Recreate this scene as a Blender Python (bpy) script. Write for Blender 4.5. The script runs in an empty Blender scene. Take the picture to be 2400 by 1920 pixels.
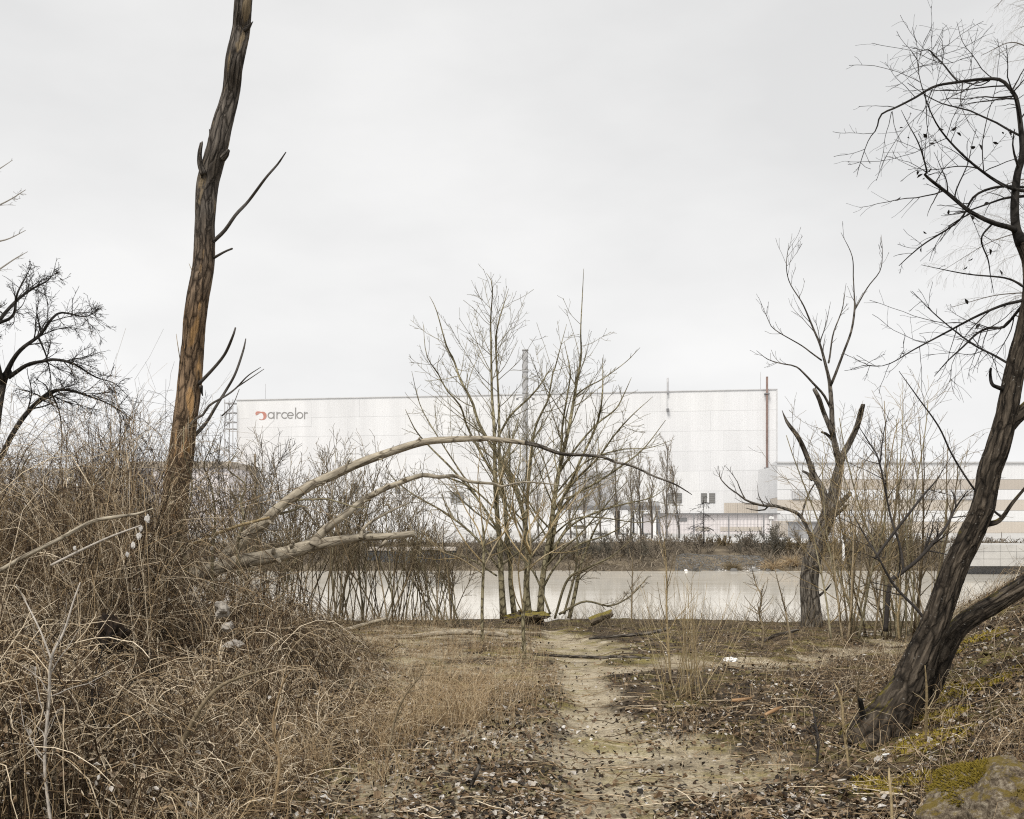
import bpy, math, numpy as np

C = bpy.context.scene.collection
sc = bpy.context.scene
rad = math.radians
EYE = 1.75
F = 2400.0          # focal length in photo pixels
HOR = 1215.0        # horizon row in the photo

# ------------------------------------------------------------------ camera
cam = bpy.data.cameras.new('camera')
cam.sensor_width = 36.0
cam.lens = 36.0
cam.shift_y = (HOR - 960.0) / 2400.0
cam.clip_start = 0.05
cam.clip_end = 6000
co = bpy.data.objects.new('camera', cam)
co.location = (0, 0, EYE)
co.rotation_euler = (rad(90), 0, 0)
C.objects.link(co)
sc.camera = co

# ------------------------------------------------------------------ world, sun, exposure
SUN_EL, SUN_AZ = 52, -25       # sun behind the camera, a little to the left
w = bpy.data.worlds.new('World')
sc.world = w
w.use_nodes = True
nt = w.node_tree
nt.nodes.clear()
wo = nt.nodes.new('ShaderNodeOutputWorld')
bg = nt.nodes.new('ShaderNodeBackground')
bg.inputs['Strength'].default_value = 0.0545
sky = nt.nodes.new('ShaderNodeTexSky')
sky.sky_type = 'NISHITA'
sky.sun_disc = False
sky.sun_elevation = rad(SUN_EL)
sky.sun_rotation = rad(180 + SUN_AZ)
hsv = nt.nodes.new('ShaderNodeHueSaturation')
hsv.inputs['Saturation'].default_value = 0.0
tc = nt.nodes.new('ShaderNodeTexCoord')
mp = nt.nodes.new('ShaderNodeMapping')
mp.inputs['Scale'].default_value = (1.3, 1.3, 3.2)
mp.inputs['Rotation'].default_value = (0, rad(25), 0)
nz = nt.nodes.new('ShaderNodeTexNoise')
nz.inputs['Scale'].default_value = 1.7
nz.inputs['Detail'].default_value = 5
nz.inputs['Roughness'].default_value = 0.5
cr = nt.nodes.new('ShaderNodeValToRGB')
cr.color_ramp.elements[0].position = 0.36
cr.color_ramp.elements[0].color = (7.35, 7.38, 7.4, 1)
cr.color_ramp.elements[1].position = 0.62
cr.color_ramp.elements[1].color = (8.65, 8.65, 8.62, 1)
sx = nt.nodes.new('ShaderNodeSeparateXYZ')
mr = nt.nodes.new('ShaderNodeMapRange')
mr.inputs['From Min'].default_value = 0.0
mr.inputs['From Max'].default_value = 0.45
mr.inputs['To Min'].default_value = 1.07
mr.inputs['To Max'].default_value = 0.95
vm = nt.nodes.new('ShaderNodeVectorMath')
vm.operation = 'SCALE'
mixw = nt.nodes.new('ShaderNodeMix')
mixw.data_type = 'RGBA'
mixw.inputs[0].default_value = 0.94
L = nt.links.new
L(tc.outputs['Generated'], mp.inputs['Vector'])
L(mp.outputs[0], nz.inputs['Vector'])
L(nz.outputs['Fac'], cr.inputs[0])
L(tc.outputs['Generated'], sx.inputs[0])
L(sx.outputs['Z'], mr.inputs['Value'])
L(cr.outputs[0], vm.inputs[0])
L(mr.outputs[0], vm.inputs['Scale'])
L(sky.outputs[0], hsv.inputs['Color'])
L(hsv.outputs[0], mixw.inputs[6])
L(vm.outputs[0], mixw.inputs[7])
L(mixw.outputs[2], bg.inputs['Color'])
L(bg.outputs[0], wo.inputs[0])

sl = bpy.data.lights.new('sun', 'SUN')
sl.energy = 1.5
sl.angle = rad(22)
sl.color = (1.0, 0.95, 0.88)
so = bpy.data.objects.new('sun', sl)
so.rotation_euler = (rad(90 - SUN_EL), 0, rad(SUN_AZ))
C.objects.link(so)

sc.view_settings.view_transform = 'Standard'
sc.view_settings.look = 'None'
sc.view_settings.exposure = 1.0
sc.view_settings.gamma = 1.0
sc.view_settings.use_curve_mapping = False
sc.cycles.use_denoising = False
sc.cycles.max_bounces = 5
sc.cycles.diffuse_bounces = 3
sc.cycles.glossy_bounces = 3
sc.cycles.filter_width = 1.15

# ------------------------------------------------------------------ maths helpers
def pt(u, v, D):
    """photo pixel (u, v) at depth D -> world point"""
    return np.array([(u - 1200.0) / F * D, D, EYE + (HOR - v) / F * D])

def _hash(ix, iy, iz):
    h = (ix.astype(np.int64) * 374761393 + iy.astype(np.int64) * 668265263 + iz.astype(np.int64) * 2147483647)
    h = (h ^ (h >> 13)) * 1274126177
    h = h & 0xffffffff
    return ((h ^ (h >> 16)) & 0xffff) / 65535.0

def vnoise(x, y, z):
    x, y, z = np.broadcast_arrays(np.asarray(x, float), np.asarray(y, float), np.asarray(z, float))
    fx, fy, fz = np.floor(x), np.floor(y), np.floor(z)
    tx, ty, tz = x - fx, y - fy, z - fz
    tx = tx * tx * (3 - 2 * tx); ty = ty * ty * (3 - 2 * ty); tz = tz * tz * (3 - 2 * tz)
    r = 0
    for dx in (0, 1):
        for dy in (0, 1):
            for dz in (0, 1):
                wgt = (tx if dx else 1 - tx) * (ty if dy else 1 - ty) * (tz if dz else 1 - tz)
                r = r + wgt * _hash(fx + dx, fy + dy, fz + dz)
    return r * 2 - 1

def fbm(x, y, z=0.0, o=4):
    r, a, f = 0, 0.5, 1.0
    for k in range(o):
        r = r + a * vnoise(np.asarray(x) * f + 17.3 * k, np.asarray(y) * f - 9.1 * k, np.asarray(z) * f + 4.7 * k)
        a *= 0.5; f *= 2.03
    return r

def sstep(a, b, x):
    t = np.clip((np.asarray(x, float) - a) / float(b - a), 0, 1)
    return t * t * (3 - 2 * t)

def norm(v):
    return v / np.maximum(np.linalg.norm(v, axis=-1, keepdims=True), 1e-9)

# ------------------------------------------------------------------ mesh helpers
def make_mesh(name, V, quads=None, tris=None, mat=None, smooth=True, attrs=None, midx=None):
    me = bpy.data.meshes.new(name)
    V = np.ascontiguousarray(V, np.float32)
    q = np.zeros((0, 4), np.int32) if quads is None or len(quads) == 0 else np.asarray(quads, np.int32)
    t = np.zeros((0, 3), np.int32) if tris is None or len(tris) == 0 else np.asarray(tris, np.int32)
    me.vertices.add(len(V))
    me.vertices.foreach_set('co', V.ravel())
    li = np.concatenate([q.ravel(), t.ravel()]).astype(np.int32)
    me.loops.add(len(li))
    me.loops.foreach_set('vertex_index', li)
    st = np.concatenate([np.arange(len(q)) * 4, len(q) * 4 + np.arange(len(t)) * 3]).astype(np.int32)
    me.polygons.add(len(st))
    me.polygons.foreach_set('loop_start', st)
    me.polygons.foreach_set('use_smooth', np.full(len(st), smooth, bool))
    if mat is not None:
        for m in (mat if isinstance(mat, (list, tuple)) else [mat]):
            me.materials.append(m)
    if midx is not None:
        me.polygons.foreach_set('material_index', np.asarray(midx, np.int32))
    for k, a in (attrs or {}).items():
        a = np.asarray(a, np.float32)
        if a.ndim == 1:
            me.attributes.new(k, 'FLOAT', 'POINT').data.foreach_set('value', a)
        else:
            me.attributes.new(k, 'FLOAT_VECTOR', 'POINT').data.foreach_set('vector', a.ravel())
    me.update(calc_edges=True)
    return me

def link(name, me, parent=None):
    o = bpy.data.objects.new(name, me)
    C.objects.link(o)
    if parent is not None:
        o.parent = parent
        o.matrix_parent_inverse = parent.matrix_basis.inverted() if False else o.matrix_parent_inverse
        l = parent.location
        p = parent
        off = np.zeros(3)
        while p is not None:
            off += np.array(p.location); p = p.parent
        if me is not None and not name.startswith('@'):
            o.location = (-off[0], -off[1], -off[2])
    return o

def empty(name, loc, label, cat, group=None):
    o = bpy.data.objects.new(name, None)
    o.empty_display_size = 0.2
    o.location = tuple(float(a) for a in loc)
    C.objects.link(o)
    tag(o, label, cat, group)
    return o

def tag(o, label, cat, group=None):
    o['label'] = label
    o['category'] = cat
    if group:
        o['group'] = group
    return o

def struct(name, me):
    o = link(name, me)
    o['kind'] = 'structure'
    return o

def stuff(name, me, label, cat):
    o = link(name, me)
    tag(o, label, cat)
    o['kind'] = 'stuff'
    return o

def tubes(P, R, sides=3, tint=None, ref=None):
    """P (M,N,3) R (M,N) -> verts, quads, tint(per vertex), bark coords"""
    M, N, _ = P.shape
    T = norm(np.gradient(P, axis=1))
    d = norm(P[:, -1] - P[:, 0] + 1e-6)
    if ref is None:
        a = np.where(np.abs(d[:, 2:3]) < 0.8, np.array([[0, 0, 1.0]]), np.array([[0, 1.0, 0]]))
        rf = norm(np.cross(d, a))
    else:
        rf = np.broadcast_to(np.asarray(ref, float), d.shape)
    n = rf[:, None, :] - (T * rf[:, None, :]).sum(-1, keepdims=True) * T
    n = norm(n)
    b = np.cross(T, n)
    th = np.arange(sides) * 2 * math.pi / sides
    cs, sn = np.cos(th), np.sin(th)
    V = P[:, :, None, :] + R[:, :, None, None] * (cs[None, None, :, None] * n[:, :, None, :] + sn[None, None, :, None] * b[:, :, None, :])
    V = V.reshape(-1, 3)
    base = (np.arange(M) * N * sides)[:, None, None]
    i = np.arange(N - 1)[None, :, None] * sides
    j = np.arange(sides)[None, None, :]
    j2 = (j + 1) % sides
    q = np.stack([base + i + j, base + i + j2, base + i + sides + j2, base + i + sides + j], -1).reshape(-1, 4)
    if tint is None:
        tint = np.random.default_rng(M * 7 + N).random(M)
    tv = np.repeat(np.asarray(tint, float), N * sides)
    return V, q, tv

class Bag:
    def __init__(self):
        self.V, self.Q, self.T, self.K, self.n = [], [], [], [], 0
    def add(self, V, q=None, tint=None, tri=None):
        self.V.append(V)
        if q is not None and len(q): self.Q.append(np.asarray(q) + self.n)
        if tri is not None and len(tri): self.K.append(np.asarray(tri) + self.n)
        self.T.append(np.broadcast_to(np.asarray(0.5 if tint is None else tint, float), (len(V),)))
        self.n += len(V)
    def tube(self, P, R, sides=3, tint=None, ref=None):
        self.add(*tubes(P, R, sides, tint, ref))
    def mesh(self, name, mat, smooth=True):
        V = np.concatenate(self.V)
        Q = np.concatenate(self.Q) if self.Q else None
        K = np.concatenate(self.K) if self.K else None
        return make_mesh(name, V, Q, K, mat, smooth, {'tint': np.concatenate(self.T)})

def resample(pts, n):
    """Catmull-Rom through pts (K, d), n samples evenly by length"""
    p = np.asarray(pts, float)
    if len(p) == 2:
        t = np.linspace(0, 1, n)[:, None]
        return p[0] * (1 - t) + p[1] * t
    e = np.vstack([2 * p[0] - p[1], p, 2 * p[-1] - p[-2]])
    out = []
    for k in range(len(p) - 1):
        p0, p1, p2, p3 = e[k], e[k + 1], e[k + 2], e[k + 3]
        t = np.linspace(0, 1, 12, endpoint=False)[:, None]
        out.append(0.5 * (2 * p1 + (p2 - p0) * t + (2 * p0 - 5 * p1 + 4 * p2 - p3) * t ** 2 + (-p0 + 3 * p1 - 3 * p2 + p3) * t ** 3))
    out.append(p[-1:])
    o = np.vstack(out)
    s = np.concatenate([[0], np.cumsum(np.linalg.norm(np.diff(o[:, :3], axis=0), axis=1))])
    tt = np.linspace(0, s[-1], n)
    return np.stack([np.interp(tt, s, o[:, c]) for c in range(o.shape[1])], 1)

def path(uvw, D, n=14, sway=0.25, seed=0):
    """hand-traced limb [(u, v, width_px)] at depth D; it wanders in depth too. -> P (n,3), R (n)"""
    a = np.asarray(uvw, float)
    rng = np.random.default_rng(seed + int(abs(a[0, 0])) * 7 + int(abs(a[-1, 1])))
    k = len(a)
    dd = D + sway * np.linspace(0, 1, k) * rng.uniform(-1, 1) + (sway * 0.3 * rng.normal(size=k) * np.linspace(0, 1, k) if k > 2 else 0)
    if a.shape[1] > 3:
        dd = D + a[:, 3]
    P = np.stack([pt(u, v, d) for (u, v), d in zip(a[:, :2], dd)])
    R = a[:, 2] / 2 / F * dd
    q = resample(np.column_stack([P, R]), n)
    return q[:, :3], np.maximum(q[:, 3], 0.0012)

def sprout(P, R, k, f=(0.15, 1.0), ang=(25, 60), ln=(0.3, 0.6), n=6, up=0.0, wander=0.12, rr=0.55, rng=None, taper=0.25, rmin=0.0015, absl=False, flat=1.0, shrink=0.5):
    """k child paths from the parents, all at once"""
    M, N, _ = P.shape
    Ls = np.linalg.norm(np.diff(P, axis=1), axis=2).sum(1)
    idx = rng.choice(M, k, p=Ls / Ls.sum())
    s = f[0] + (f[1] - f[0]) * rng.random(k) ** 0.85
    t = np.clip(s * (N - 1), 0, N - 1.001)
    i = t.astype(int); fr = (t - i)[:, None]
    base = P[idx, i] * (1 - fr) + P[idx, i + 1] * fr
    tan = norm(P[idx, i + 1] - P[idx, i])
    r0 = R[idx, i] * (1 - fr[:, 0]) + R[idx, i + 1] * fr[:, 0]
    v = rng.normal(size=(k, 3)); v[:, 1] *= flat
    v = norm(v - (v * tan).sum(1, keepdims=True) * tan)
    a = np.radians(rng.uniform(ang[0], ang[1], k))[:, None]
    d = np.cos(a) * tan + np.sin(a) * v
    if absl:
        ll = rng.uniform(ln[0], ln[1], k) * (1 - shrink * s)
    else:
        ll = Ls[idx] * rng.uniform(ln[0], ln[1], k) * (1 - shrink * s)
    st = (ll / (n - 1))[:, None]
    pts = [base]
    cur = base
    for j in range(n - 1):
        d = norm(d + np.array([0, 0, up / (n - 1)]) + rng.normal(size=(k, 3)) * wander)
        cur = cur + d * st
        pts.append(cur)
    CP = np.stack(pts, 1)
    rs = np.maximum(r0 * rr, rmin * 1.3)
    CR = rs[:, None] * np.linspace(1, taper, n)[None, :]
    return CP, np.maximum(CR, rmin)

def limb_mesh(name, P, R, mat, sides=10, tint=0.5, bark=0.0, ref=(0, 1, 0), jag=0.0, seed=0, flare=0.0, cap=True, fur=(5, 1.2)):
    """one trunk or branch as a bark-displaced tube; P (n,3) R(n)"""
    n = len(P)
    T = norm(np.gradient(P, axis=0))
    rf = np.asarray(ref, float)
    nn = norm(rf - (T @ rf)[:, None] * T)
    b = np.cross(T, nn)
    s = np.concatenate([[0], np.cumsum(np.linalg.norm(np.diff(P, axis=0), axis=1))])
    th = np.arange(sides) * 2 * math.pi / sides
    c, sn = np.cos(th)[None], np.sin(th)[None]
    rm = R.mean()
    Rr = np.repeat(R[:, None], sides, 1).copy()
    bc = np.stack([np.repeat(np.cos(th)[None] * rm, n, 0), np.repeat(np.sin(th)[None] * rm, n, 0), np.repeat(s[:, None], sides, 1)], -1)
    if bark > 0:
        k = fur[0] / rm * 0.5
        zz = bc[..., 2] * fur[1] / rm * 0.16
        wx = fbm(bc[..., 0] * k, bc[..., 1] * k, zz + seed, 2) * 0.6
        rid = fbm(bc[..., 0] * k * 1.6 + wx, bc[..., 1] * k * 1.6 - wx, zz * 1.3 + seed * 3.1, 3)
        rid = 1 - 2.2 * np.abs(rid)
        low = fbm(bc[..., 0] * k * 0.3, bc[..., 1] * k * 0.3, bc[..., 2] * 1.4 + seed * 2.3, 2)
        Rr = Rr * (1 + bark * (rid - 0.35) + bark * 1.1 * low)
    if flare > 0:
        Rr = Rr * (1 + flare * np.exp(-s / (rm * 2.5))[:, None] * (1 + 0.4 * np.cos(th * 5 + seed))[None])
    V = P[:, None, :] + Rr[..., None] * (c[..., None] * nn[:, None, :] + sn[..., None] * b[:, None, :])
    if jag > 0:
        rg = np.random.default_rng(seed + 5)
        V[-1] += T[-1] * (rg.uniform(-0.3, 1, sides)[:, None] ** 2 * jag)
        V[-2] += T[-1] * (rg.uniform(0, 0.5, sides)[:, None] * jag * 0.4)
    V = V.reshape(-1, 3)
    i = np.arange(n - 1)[:, None] * sides; j = np.arange(sides)[None]; j2 = (j + 1) % sides
    q = np.stack([i + j, i + j2, i + sides + j2, i + sides + j], -1).reshape(-1, 4)
    V = np.vstack([V, P[:1], P[-1:] - T[-1:] * R[-1] * 0.3])
    bcf = np.vstack([bc.reshape(-1, 3), bc[0, 0][None] * 0, bc[-1, 0][None]])
    t1 = np.stack([np.full(sides, n * sides + 1), (n - 1) * sides + np.arange(sides), (n - 1) * sides + (np.arange(sides) + 1) % sides], 1)
    t0 = np.stack([np.full(sides, n * sides), (np.arange(sides) + 1) % sides, np.arange(sides)], 1)
    return make_mesh(name, V, q, np.vstack([t0, t1]) if cap else None, mat, True, {'bc': bcf, 'tint': np.full(len(V), tint)})

def grow_limb(name, uvw, D, mat, parent=None, n=None, sides=10, sway=0.25, seed=0, **kw):
    L0 = np.asarray(uvw, float)
    if n is None:
        n = max(6, int(np.abs(np.diff(L0[:, :2], axis=0)).sum() / 14))
    P, R = path(uvw, D, n, sway, seed)
    o = link(name, limb_mesh(name, P, R, mat, sides, seed=seed, **kw), parent)
    return P, R

def stack(paths, n=12):
    Ps, Rs = [], []
    for P, R in paths:
        q = resample(np.column_stack([P, R]), n)
        Ps.append(q[:, :3]); Rs.append(np.maximum(q[:, 3], 0.001))
    return np.stack(Ps), np.stack(Rs)

# boxes for built things
def box_v(x0, x1, y0, y1, z0, z1):
    V = np.array([[x0, y0, z0], [x1, y0, z0], [x1, y1, z0], [x0, y1, z0], [x0, y0, z1], [x1, y0, z1], [x1, y1, z1], [x0, y1, z1]], float)
    Q = np.array([[0, 3, 2, 1], [4, 5, 6, 7], [0, 1, 5, 4], [1, 2, 6, 5], [2, 3, 7, 6], [3, 0, 4, 7]])
    return V, Q

def oriented(V, A, ex):
    """local (along wall, outward depth into -, up) -> world; ex = unit vector along wall in plan"""
    ex = np.array([ex[0], ex[1], 0.0]); ey = np.array([-ex[1], ex[0], 0.0])
    return np.asarray(A)[None] + V[:, :1] * ex + V[:, 1:2] * ey + V[:, 2:3] * np.array([0, 0, 1.0])

# ------------------------------------------------------------------ materials
def nmat(name, rough=0.85, spec=0.3):
    m = bpy.data.materials.new(name)
    m.use_nodes = True
    t = m.node_tree
    b = t.nodes['Principled BSDF']
    b.inputs['Roughness'].default_value = rough
    b.inputs['Specular IOR Level'].default_value = spec
    return m, t, b

def ramp(t, stops, interp='LINEAR'):
    r = t.nodes.new('ShaderNodeValToRGB')
    e = r.color_ramp.elements
    r.color_ramp.interpolation = interp
    e[0].position, e[0].color = stops[0][0], (*stops[0][1], 1)
    e[1].position, e[1].color = stops[-1][0], (*stops[-1][1], 1)
    for p, c in stops[1:-1]:
        x = e.new(p); x.color = (*c, 1)
    return r

def noise(t, vec, scale, detail=4, rough=0.55, sc3=None):
    n = t.nodes.new('ShaderNodeTexNoise')
    n.inputs['Scale'].default_value = scale
    n.inputs['Detail'].default_value = detail
    n.inputs['Roughness'].default_value = rough
    if sc3 is not None:
        m = t.nodes.new('ShaderNodeMapping')
        m.inputs['Scale'].default_value = sc3
        t.links.new(vec, m.inputs['Vector'])
        vec = m.outputs[0]
    t.links.new(vec, n.inputs['Vector'])
    return n

def attr(t, name):
    a = t.nodes.new('ShaderNodeAttribute')
    a.attribute_name = name
    return a

def mixc(t, fac, a, b, mode='MIX'):
    m = t.nodes.new('ShaderNodeMix')
    m.data_type = 'RGBA'; m.blend_type = mode
    for s, v in ((m.inputs[0], fac), (m.inputs[6], a), (m.inputs[7], b)):
        if hasattr(v, 'links') or hasattr(v, 'is_linked'):
            t.links.new(v, s)
        elif isinstance(v, (tuple, list)):
            s.default_value = (*v, 1)
        else:
            s.default_value = v
    return m.outputs[2]

def geo_pos(t):
    return t.nodes.new('ShaderNodeNewGeometry')

def tint_mat(name, stops, rough=0.85, mottled=0.35, nscale=40.0):
    """colour from a per-stem value, with fine mottling"""
    m, t, b = nmat(name, rough, 0.2)
    r = ramp(t, stops)
    t.links.new(attr(t, 'tint').outputs['Fac'], r.inputs[0])
    g = geo_pos(t)
    nn = noise(t, g.outputs['Position'], nscale, 2)
    r2 = ramp(t, [(0.3, (1 - mottled,) * 3), (0.7, (1 + mottled * 0.5,) * 3)])
    t.links.new(nn.outputs['Fac'], r2.inputs[0])
    t.links.new(mixc(t, 1.0, r.outputs[0], r2.outputs[0], 'MULTIPLY'), b.inputs['Base Color'])
    return m

def bark_mat(name, dark, mid, light, scale=30.0, stretch=0.14, moss=None, moss_amt=0.5, patch=None, patch_lo=0.62, bump=0.6, lich=None, low=None, vst=1.2, crack=(0.22, 0.13)):
    m, t, b = nmat(name, 0.9, 0.2)
    bc = attr(t, 'bc').outputs['Vector']
    n1 = noise(t, bc, scale, 6, 0.65, (1, 1, stretch))
    r1 = ramp(t, [(0.30, dark), (0.48, mid), (0.68, light)])
    t.links.new(n1.outputs['Fac'], r1.inputs[0])
    col = r1.outputs[0]
    vo = t.nodes.new('ShaderNodeTexVoronoi')
    vo.feature = 'DISTANCE_TO_EDGE'
    vo.inputs['Scale'].default_value = scale * 0.5
    mv = t.nodes.new('ShaderNodeMapping')
    mv.inputs['Scale'].default_value = (1, 1, stretch * vst)
    nw = noise(t, bc, scale * 0.3, 3)
    av = t.nodes.new('ShaderNodeVectorMath'); av.operation = 'SCALE'; av.inputs['Scale'].default_value = 0.05
    ad = t.nodes.new('ShaderNodeVectorMath'); ad.operation = 'ADD'
    t.links.new(nw.outputs['Color'], av.inputs[0])
    t.links.new(bc, ad.inputs[0]); t.links.new(av.outputs[0], ad.inputs[1])
    t.links.new(ad.outputs[0], mv.inputs['Vector']); t.links.new(mv.outputs[0], vo.inputs['Vector'])
    rc = ramp(t, [(0.0, (crack[0], crack[0] * .93, crack[0] * .86)), (crack[1], (1, 1, 1))])
    t.links.new(vo.outputs['Distance'], rc.inputs[0])
    col = mixc(t, 1.0, col, rc.outputs[0], 'MULTIPLY')
    if patch is not None:
        n2 = noise(t, bc, 4.0, 3, 0.5, (1.6, 1.6, 0.45))
        r2 = ramp(t, [(patch_lo, (0, 0, 0)), (patch_lo + 0.05, (1, 1, 1))])
        t.links.new(n2.outputs['Fac'], r2.inputs[0])
        n3 = noise(t, bc, scale * 1.5, 4, 0.6, (1, 1, 0.2))
        r3 = ramp(t, [(0.3, tuple(c * 0.55 for c in patch)), (0.7, patch)])
        t.links.new(n3.outputs['Fac'], r3.inputs[0])
        col = mixc(t, r2.outputs[0], col, r3.outputs[0])
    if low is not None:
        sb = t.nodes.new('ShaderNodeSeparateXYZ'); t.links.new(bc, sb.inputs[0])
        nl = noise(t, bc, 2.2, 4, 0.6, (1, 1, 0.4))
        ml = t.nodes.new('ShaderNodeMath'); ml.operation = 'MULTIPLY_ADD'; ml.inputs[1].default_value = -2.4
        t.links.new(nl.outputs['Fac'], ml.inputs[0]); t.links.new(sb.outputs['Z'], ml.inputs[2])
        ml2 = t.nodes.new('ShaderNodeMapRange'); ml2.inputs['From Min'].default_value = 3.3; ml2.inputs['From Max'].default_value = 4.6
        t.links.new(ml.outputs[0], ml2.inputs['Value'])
        col = mixc(t, 1.0, col, mixc(t, ml2.outputs[0], low, (0.62, 0.64, 0.68)), 'MULTIPLY')  # lit lower and dark upper trunk put into the bark colour by height
    if lich is not None:
        n4 = noise(t, bc, scale * 1.2, 3, 0.6)
        r4 = ramp(t, [(0.66, (0, 0, 0)), (0.74, (1, 1, 1))])
        t.links.new(n4.outputs['Fac'], r4.inputs[0])
        col = mixc(t, r4.outputs[0], col, lich)
    if moss is not None:
        g = geo_pos(t)
        s = t.nodes.new('ShaderNodeSeparateXYZ')
        t.links.new(g.outputs['Normal'], s.inputs[0])
        n5 = noise(t, g.outputs['Position'], 5.0, 5, 0.7)
        mm = t.nodes.new('ShaderNodeMath'); mm.operation = 'MULTIPLY_ADD'
        mm.inputs[1].default_value = 0.5
        t.links.new(s.outputs['Z'], mm.inputs[0]); t.links.new(n5.outputs['Fac'], mm.inputs[2])
        r5 = ramp(t, [(1.0 - moss_amt, (0, 0, 0)), (1.12 - moss_amt, (1, 1, 1))])
        t.links.new(mm.outputs[0], r5.inputs[0])
        col = mixc(t, r5.outputs[0], col, moss)
    t.links.new(col, b.inputs['Base Color'])
    bp = t.nodes.new('ShaderNodeBump')
    bp.inputs['Strength'].default_value = bump
    bp.inputs['Distance'].default_value = 0.02
    mh = mixc(t, 0.5, n1.outputs['Color'], rc.outputs[0])
    t.links.new(mh, bp.inputs['Height'])
    t.links.new(bp.outputs[0], b.inputs['Normal'])
    return m

def flat_mat(name, col, rough=0.7, var=0.12, scale=1.5, spec=0.3, metal=0.0, streak=None):
    m, t, b = nmat(name, rough, spec)
    b.inputs['Metallic'].default_value = metal
    g = t.nodes.new('ShaderNodeTexCoord')
    n = noise(t, g.outputs['Object'], scale, 5, 0.6, streak)
    r = ramp(t, [(0.3, tuple(c * (1 - var) for c in col)), (0.7, tuple(min(1, c * (1 + var * 0.6)) for c in col))])
    t.links.new(n.outputs['Fac'], r.inputs[0])
    t.links.new(r.outputs[0], b.inputs['Base Color'])
    return m

M_BRAMBLE = tint_mat('bramble_stems', [(0, (0.02, 0.014, 0.009)), (0.35, (0.115, 0.074, 0.042)), (0.65, (0.375, 0.275, 0.16)), (1, (0.74, 0.63, 0.47))])
M_GRASS = tint_mat('dry_grass', [(0, (0.15, 0.095, 0.05)), (0.5, (0.43, 0.31, 0.175)), (1, (0.68, 0.56, 0.38))], mottled=0.2)
M_LEAF = tint_mat('leaf_litter', [(0, (0.012, 0.01, 0.008)), (0.3, (0.04, 0.029, 0.02)), (0.5, (0.13, 0.082, 0.045)), (0.68, (0.27, 0.195, 0.12)), (0.85, (0.36, 0.32, 0.27)), (1, (0.58, 0.55, 0.51))], rough=0.55, mottled=0.35, nscale=70)
M_TWIG = tint_mat('twig_brown', [(0, (0.06, 0.046, 0.03)), (0.5, (0.2, 0.158, 0.1)), (1, (0.4, 0.325, 0.215))])
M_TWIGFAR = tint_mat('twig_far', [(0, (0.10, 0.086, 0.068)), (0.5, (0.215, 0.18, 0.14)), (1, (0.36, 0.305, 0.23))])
M_TWIGDARK = tint_mat('twig_dark', [(0, (0.018, 0.016, 0.015)), (1, (0.05, 0.044, 0.04))])
M_TWIGGREY = tint_mat('twig_grey', [(0, (0.06, 0.055, 0.05)), (1, (0.14, 0.125, 0.11))])
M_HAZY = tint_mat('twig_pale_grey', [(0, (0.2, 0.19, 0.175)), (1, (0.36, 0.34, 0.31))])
M_OLIVE = tint_mat('stem_olive', [(0, (0.12, 0.105, 0.065)), (0.5, (0.23, 0.2, 0.125)), (1, (0.36, 0.32, 0.215))], mottled=0.5, nscale=12)
M_SHOOT = tint_mat('stem_willow', [(0, (0.2, 0.145, 0.07)), (0.5, (0.34, 0.26, 0.14)), (1, (0.46, 0.38, 0.25))])
M_PALE = tint_mat('stem_pale', [(0, (0.36, 0.33, 0.29)), (1, (0.55, 0.5, 0.44))])
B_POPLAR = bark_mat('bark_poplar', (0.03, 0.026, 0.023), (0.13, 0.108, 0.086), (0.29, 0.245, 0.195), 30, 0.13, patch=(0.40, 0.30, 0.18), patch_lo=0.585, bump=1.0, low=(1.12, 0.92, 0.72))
B_STUB = bark_mat('bark_stub', (0.02, 0.018, 0.016), (0.085, 0.075, 0.065), (0.2, 0.175, 0.15), 30, 0.13, bump=1.0)
B_FALLEN = bark_mat('bark_fallen', (0.14, 0.115, 0.085), (0.33, 0.29, 0.225), (0.54, 0.48, 0.37), 16, 0.3, bump=0.35, vst=1.0, crack=(0.32, 0.05))
B_DARK = bark_mat('bark_willow_dark', (0.012, 0.01, 0.008), (0.045, 0.036, 0.027), (0.13, 0.106, 0.08), 34, 0.16, moss=(0.13, 0.105, 0.016), moss_amt=0.16, bump=1.0, lich=(0.2, 0.19, 0.17))
B_DEAD = bark_mat('bark_dead_grey', (0.03, 0.026, 0.022), (0.11, 0.096, 0.08), (0.26, 0.235, 0.2), 30, 0.16, bump=1.0)
B_OLIVE = bark_mat('bark_olive', (0.08, 0.07, 0.045), (0.25, 0.22, 0.135), (0.4, 0.36, 0.24), 22, 0.4, bump=0.25)
B_BLACK = bark_mat('bark_black', (0.012, 0.011, 0.01), (0.03, 0.027, 0.024), (0.06, 0.054, 0.048), 30, 0.2)
B_MOSSLOG = bark_mat('bark_mossy_log', (0.05, 0.04, 0.03), (0.13, 0.105, 0.075), (0.25, 0.21, 0.16), 24, 0.2, moss=(0.2, 0.165, 0.045), moss_amt=0.3)

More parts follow.
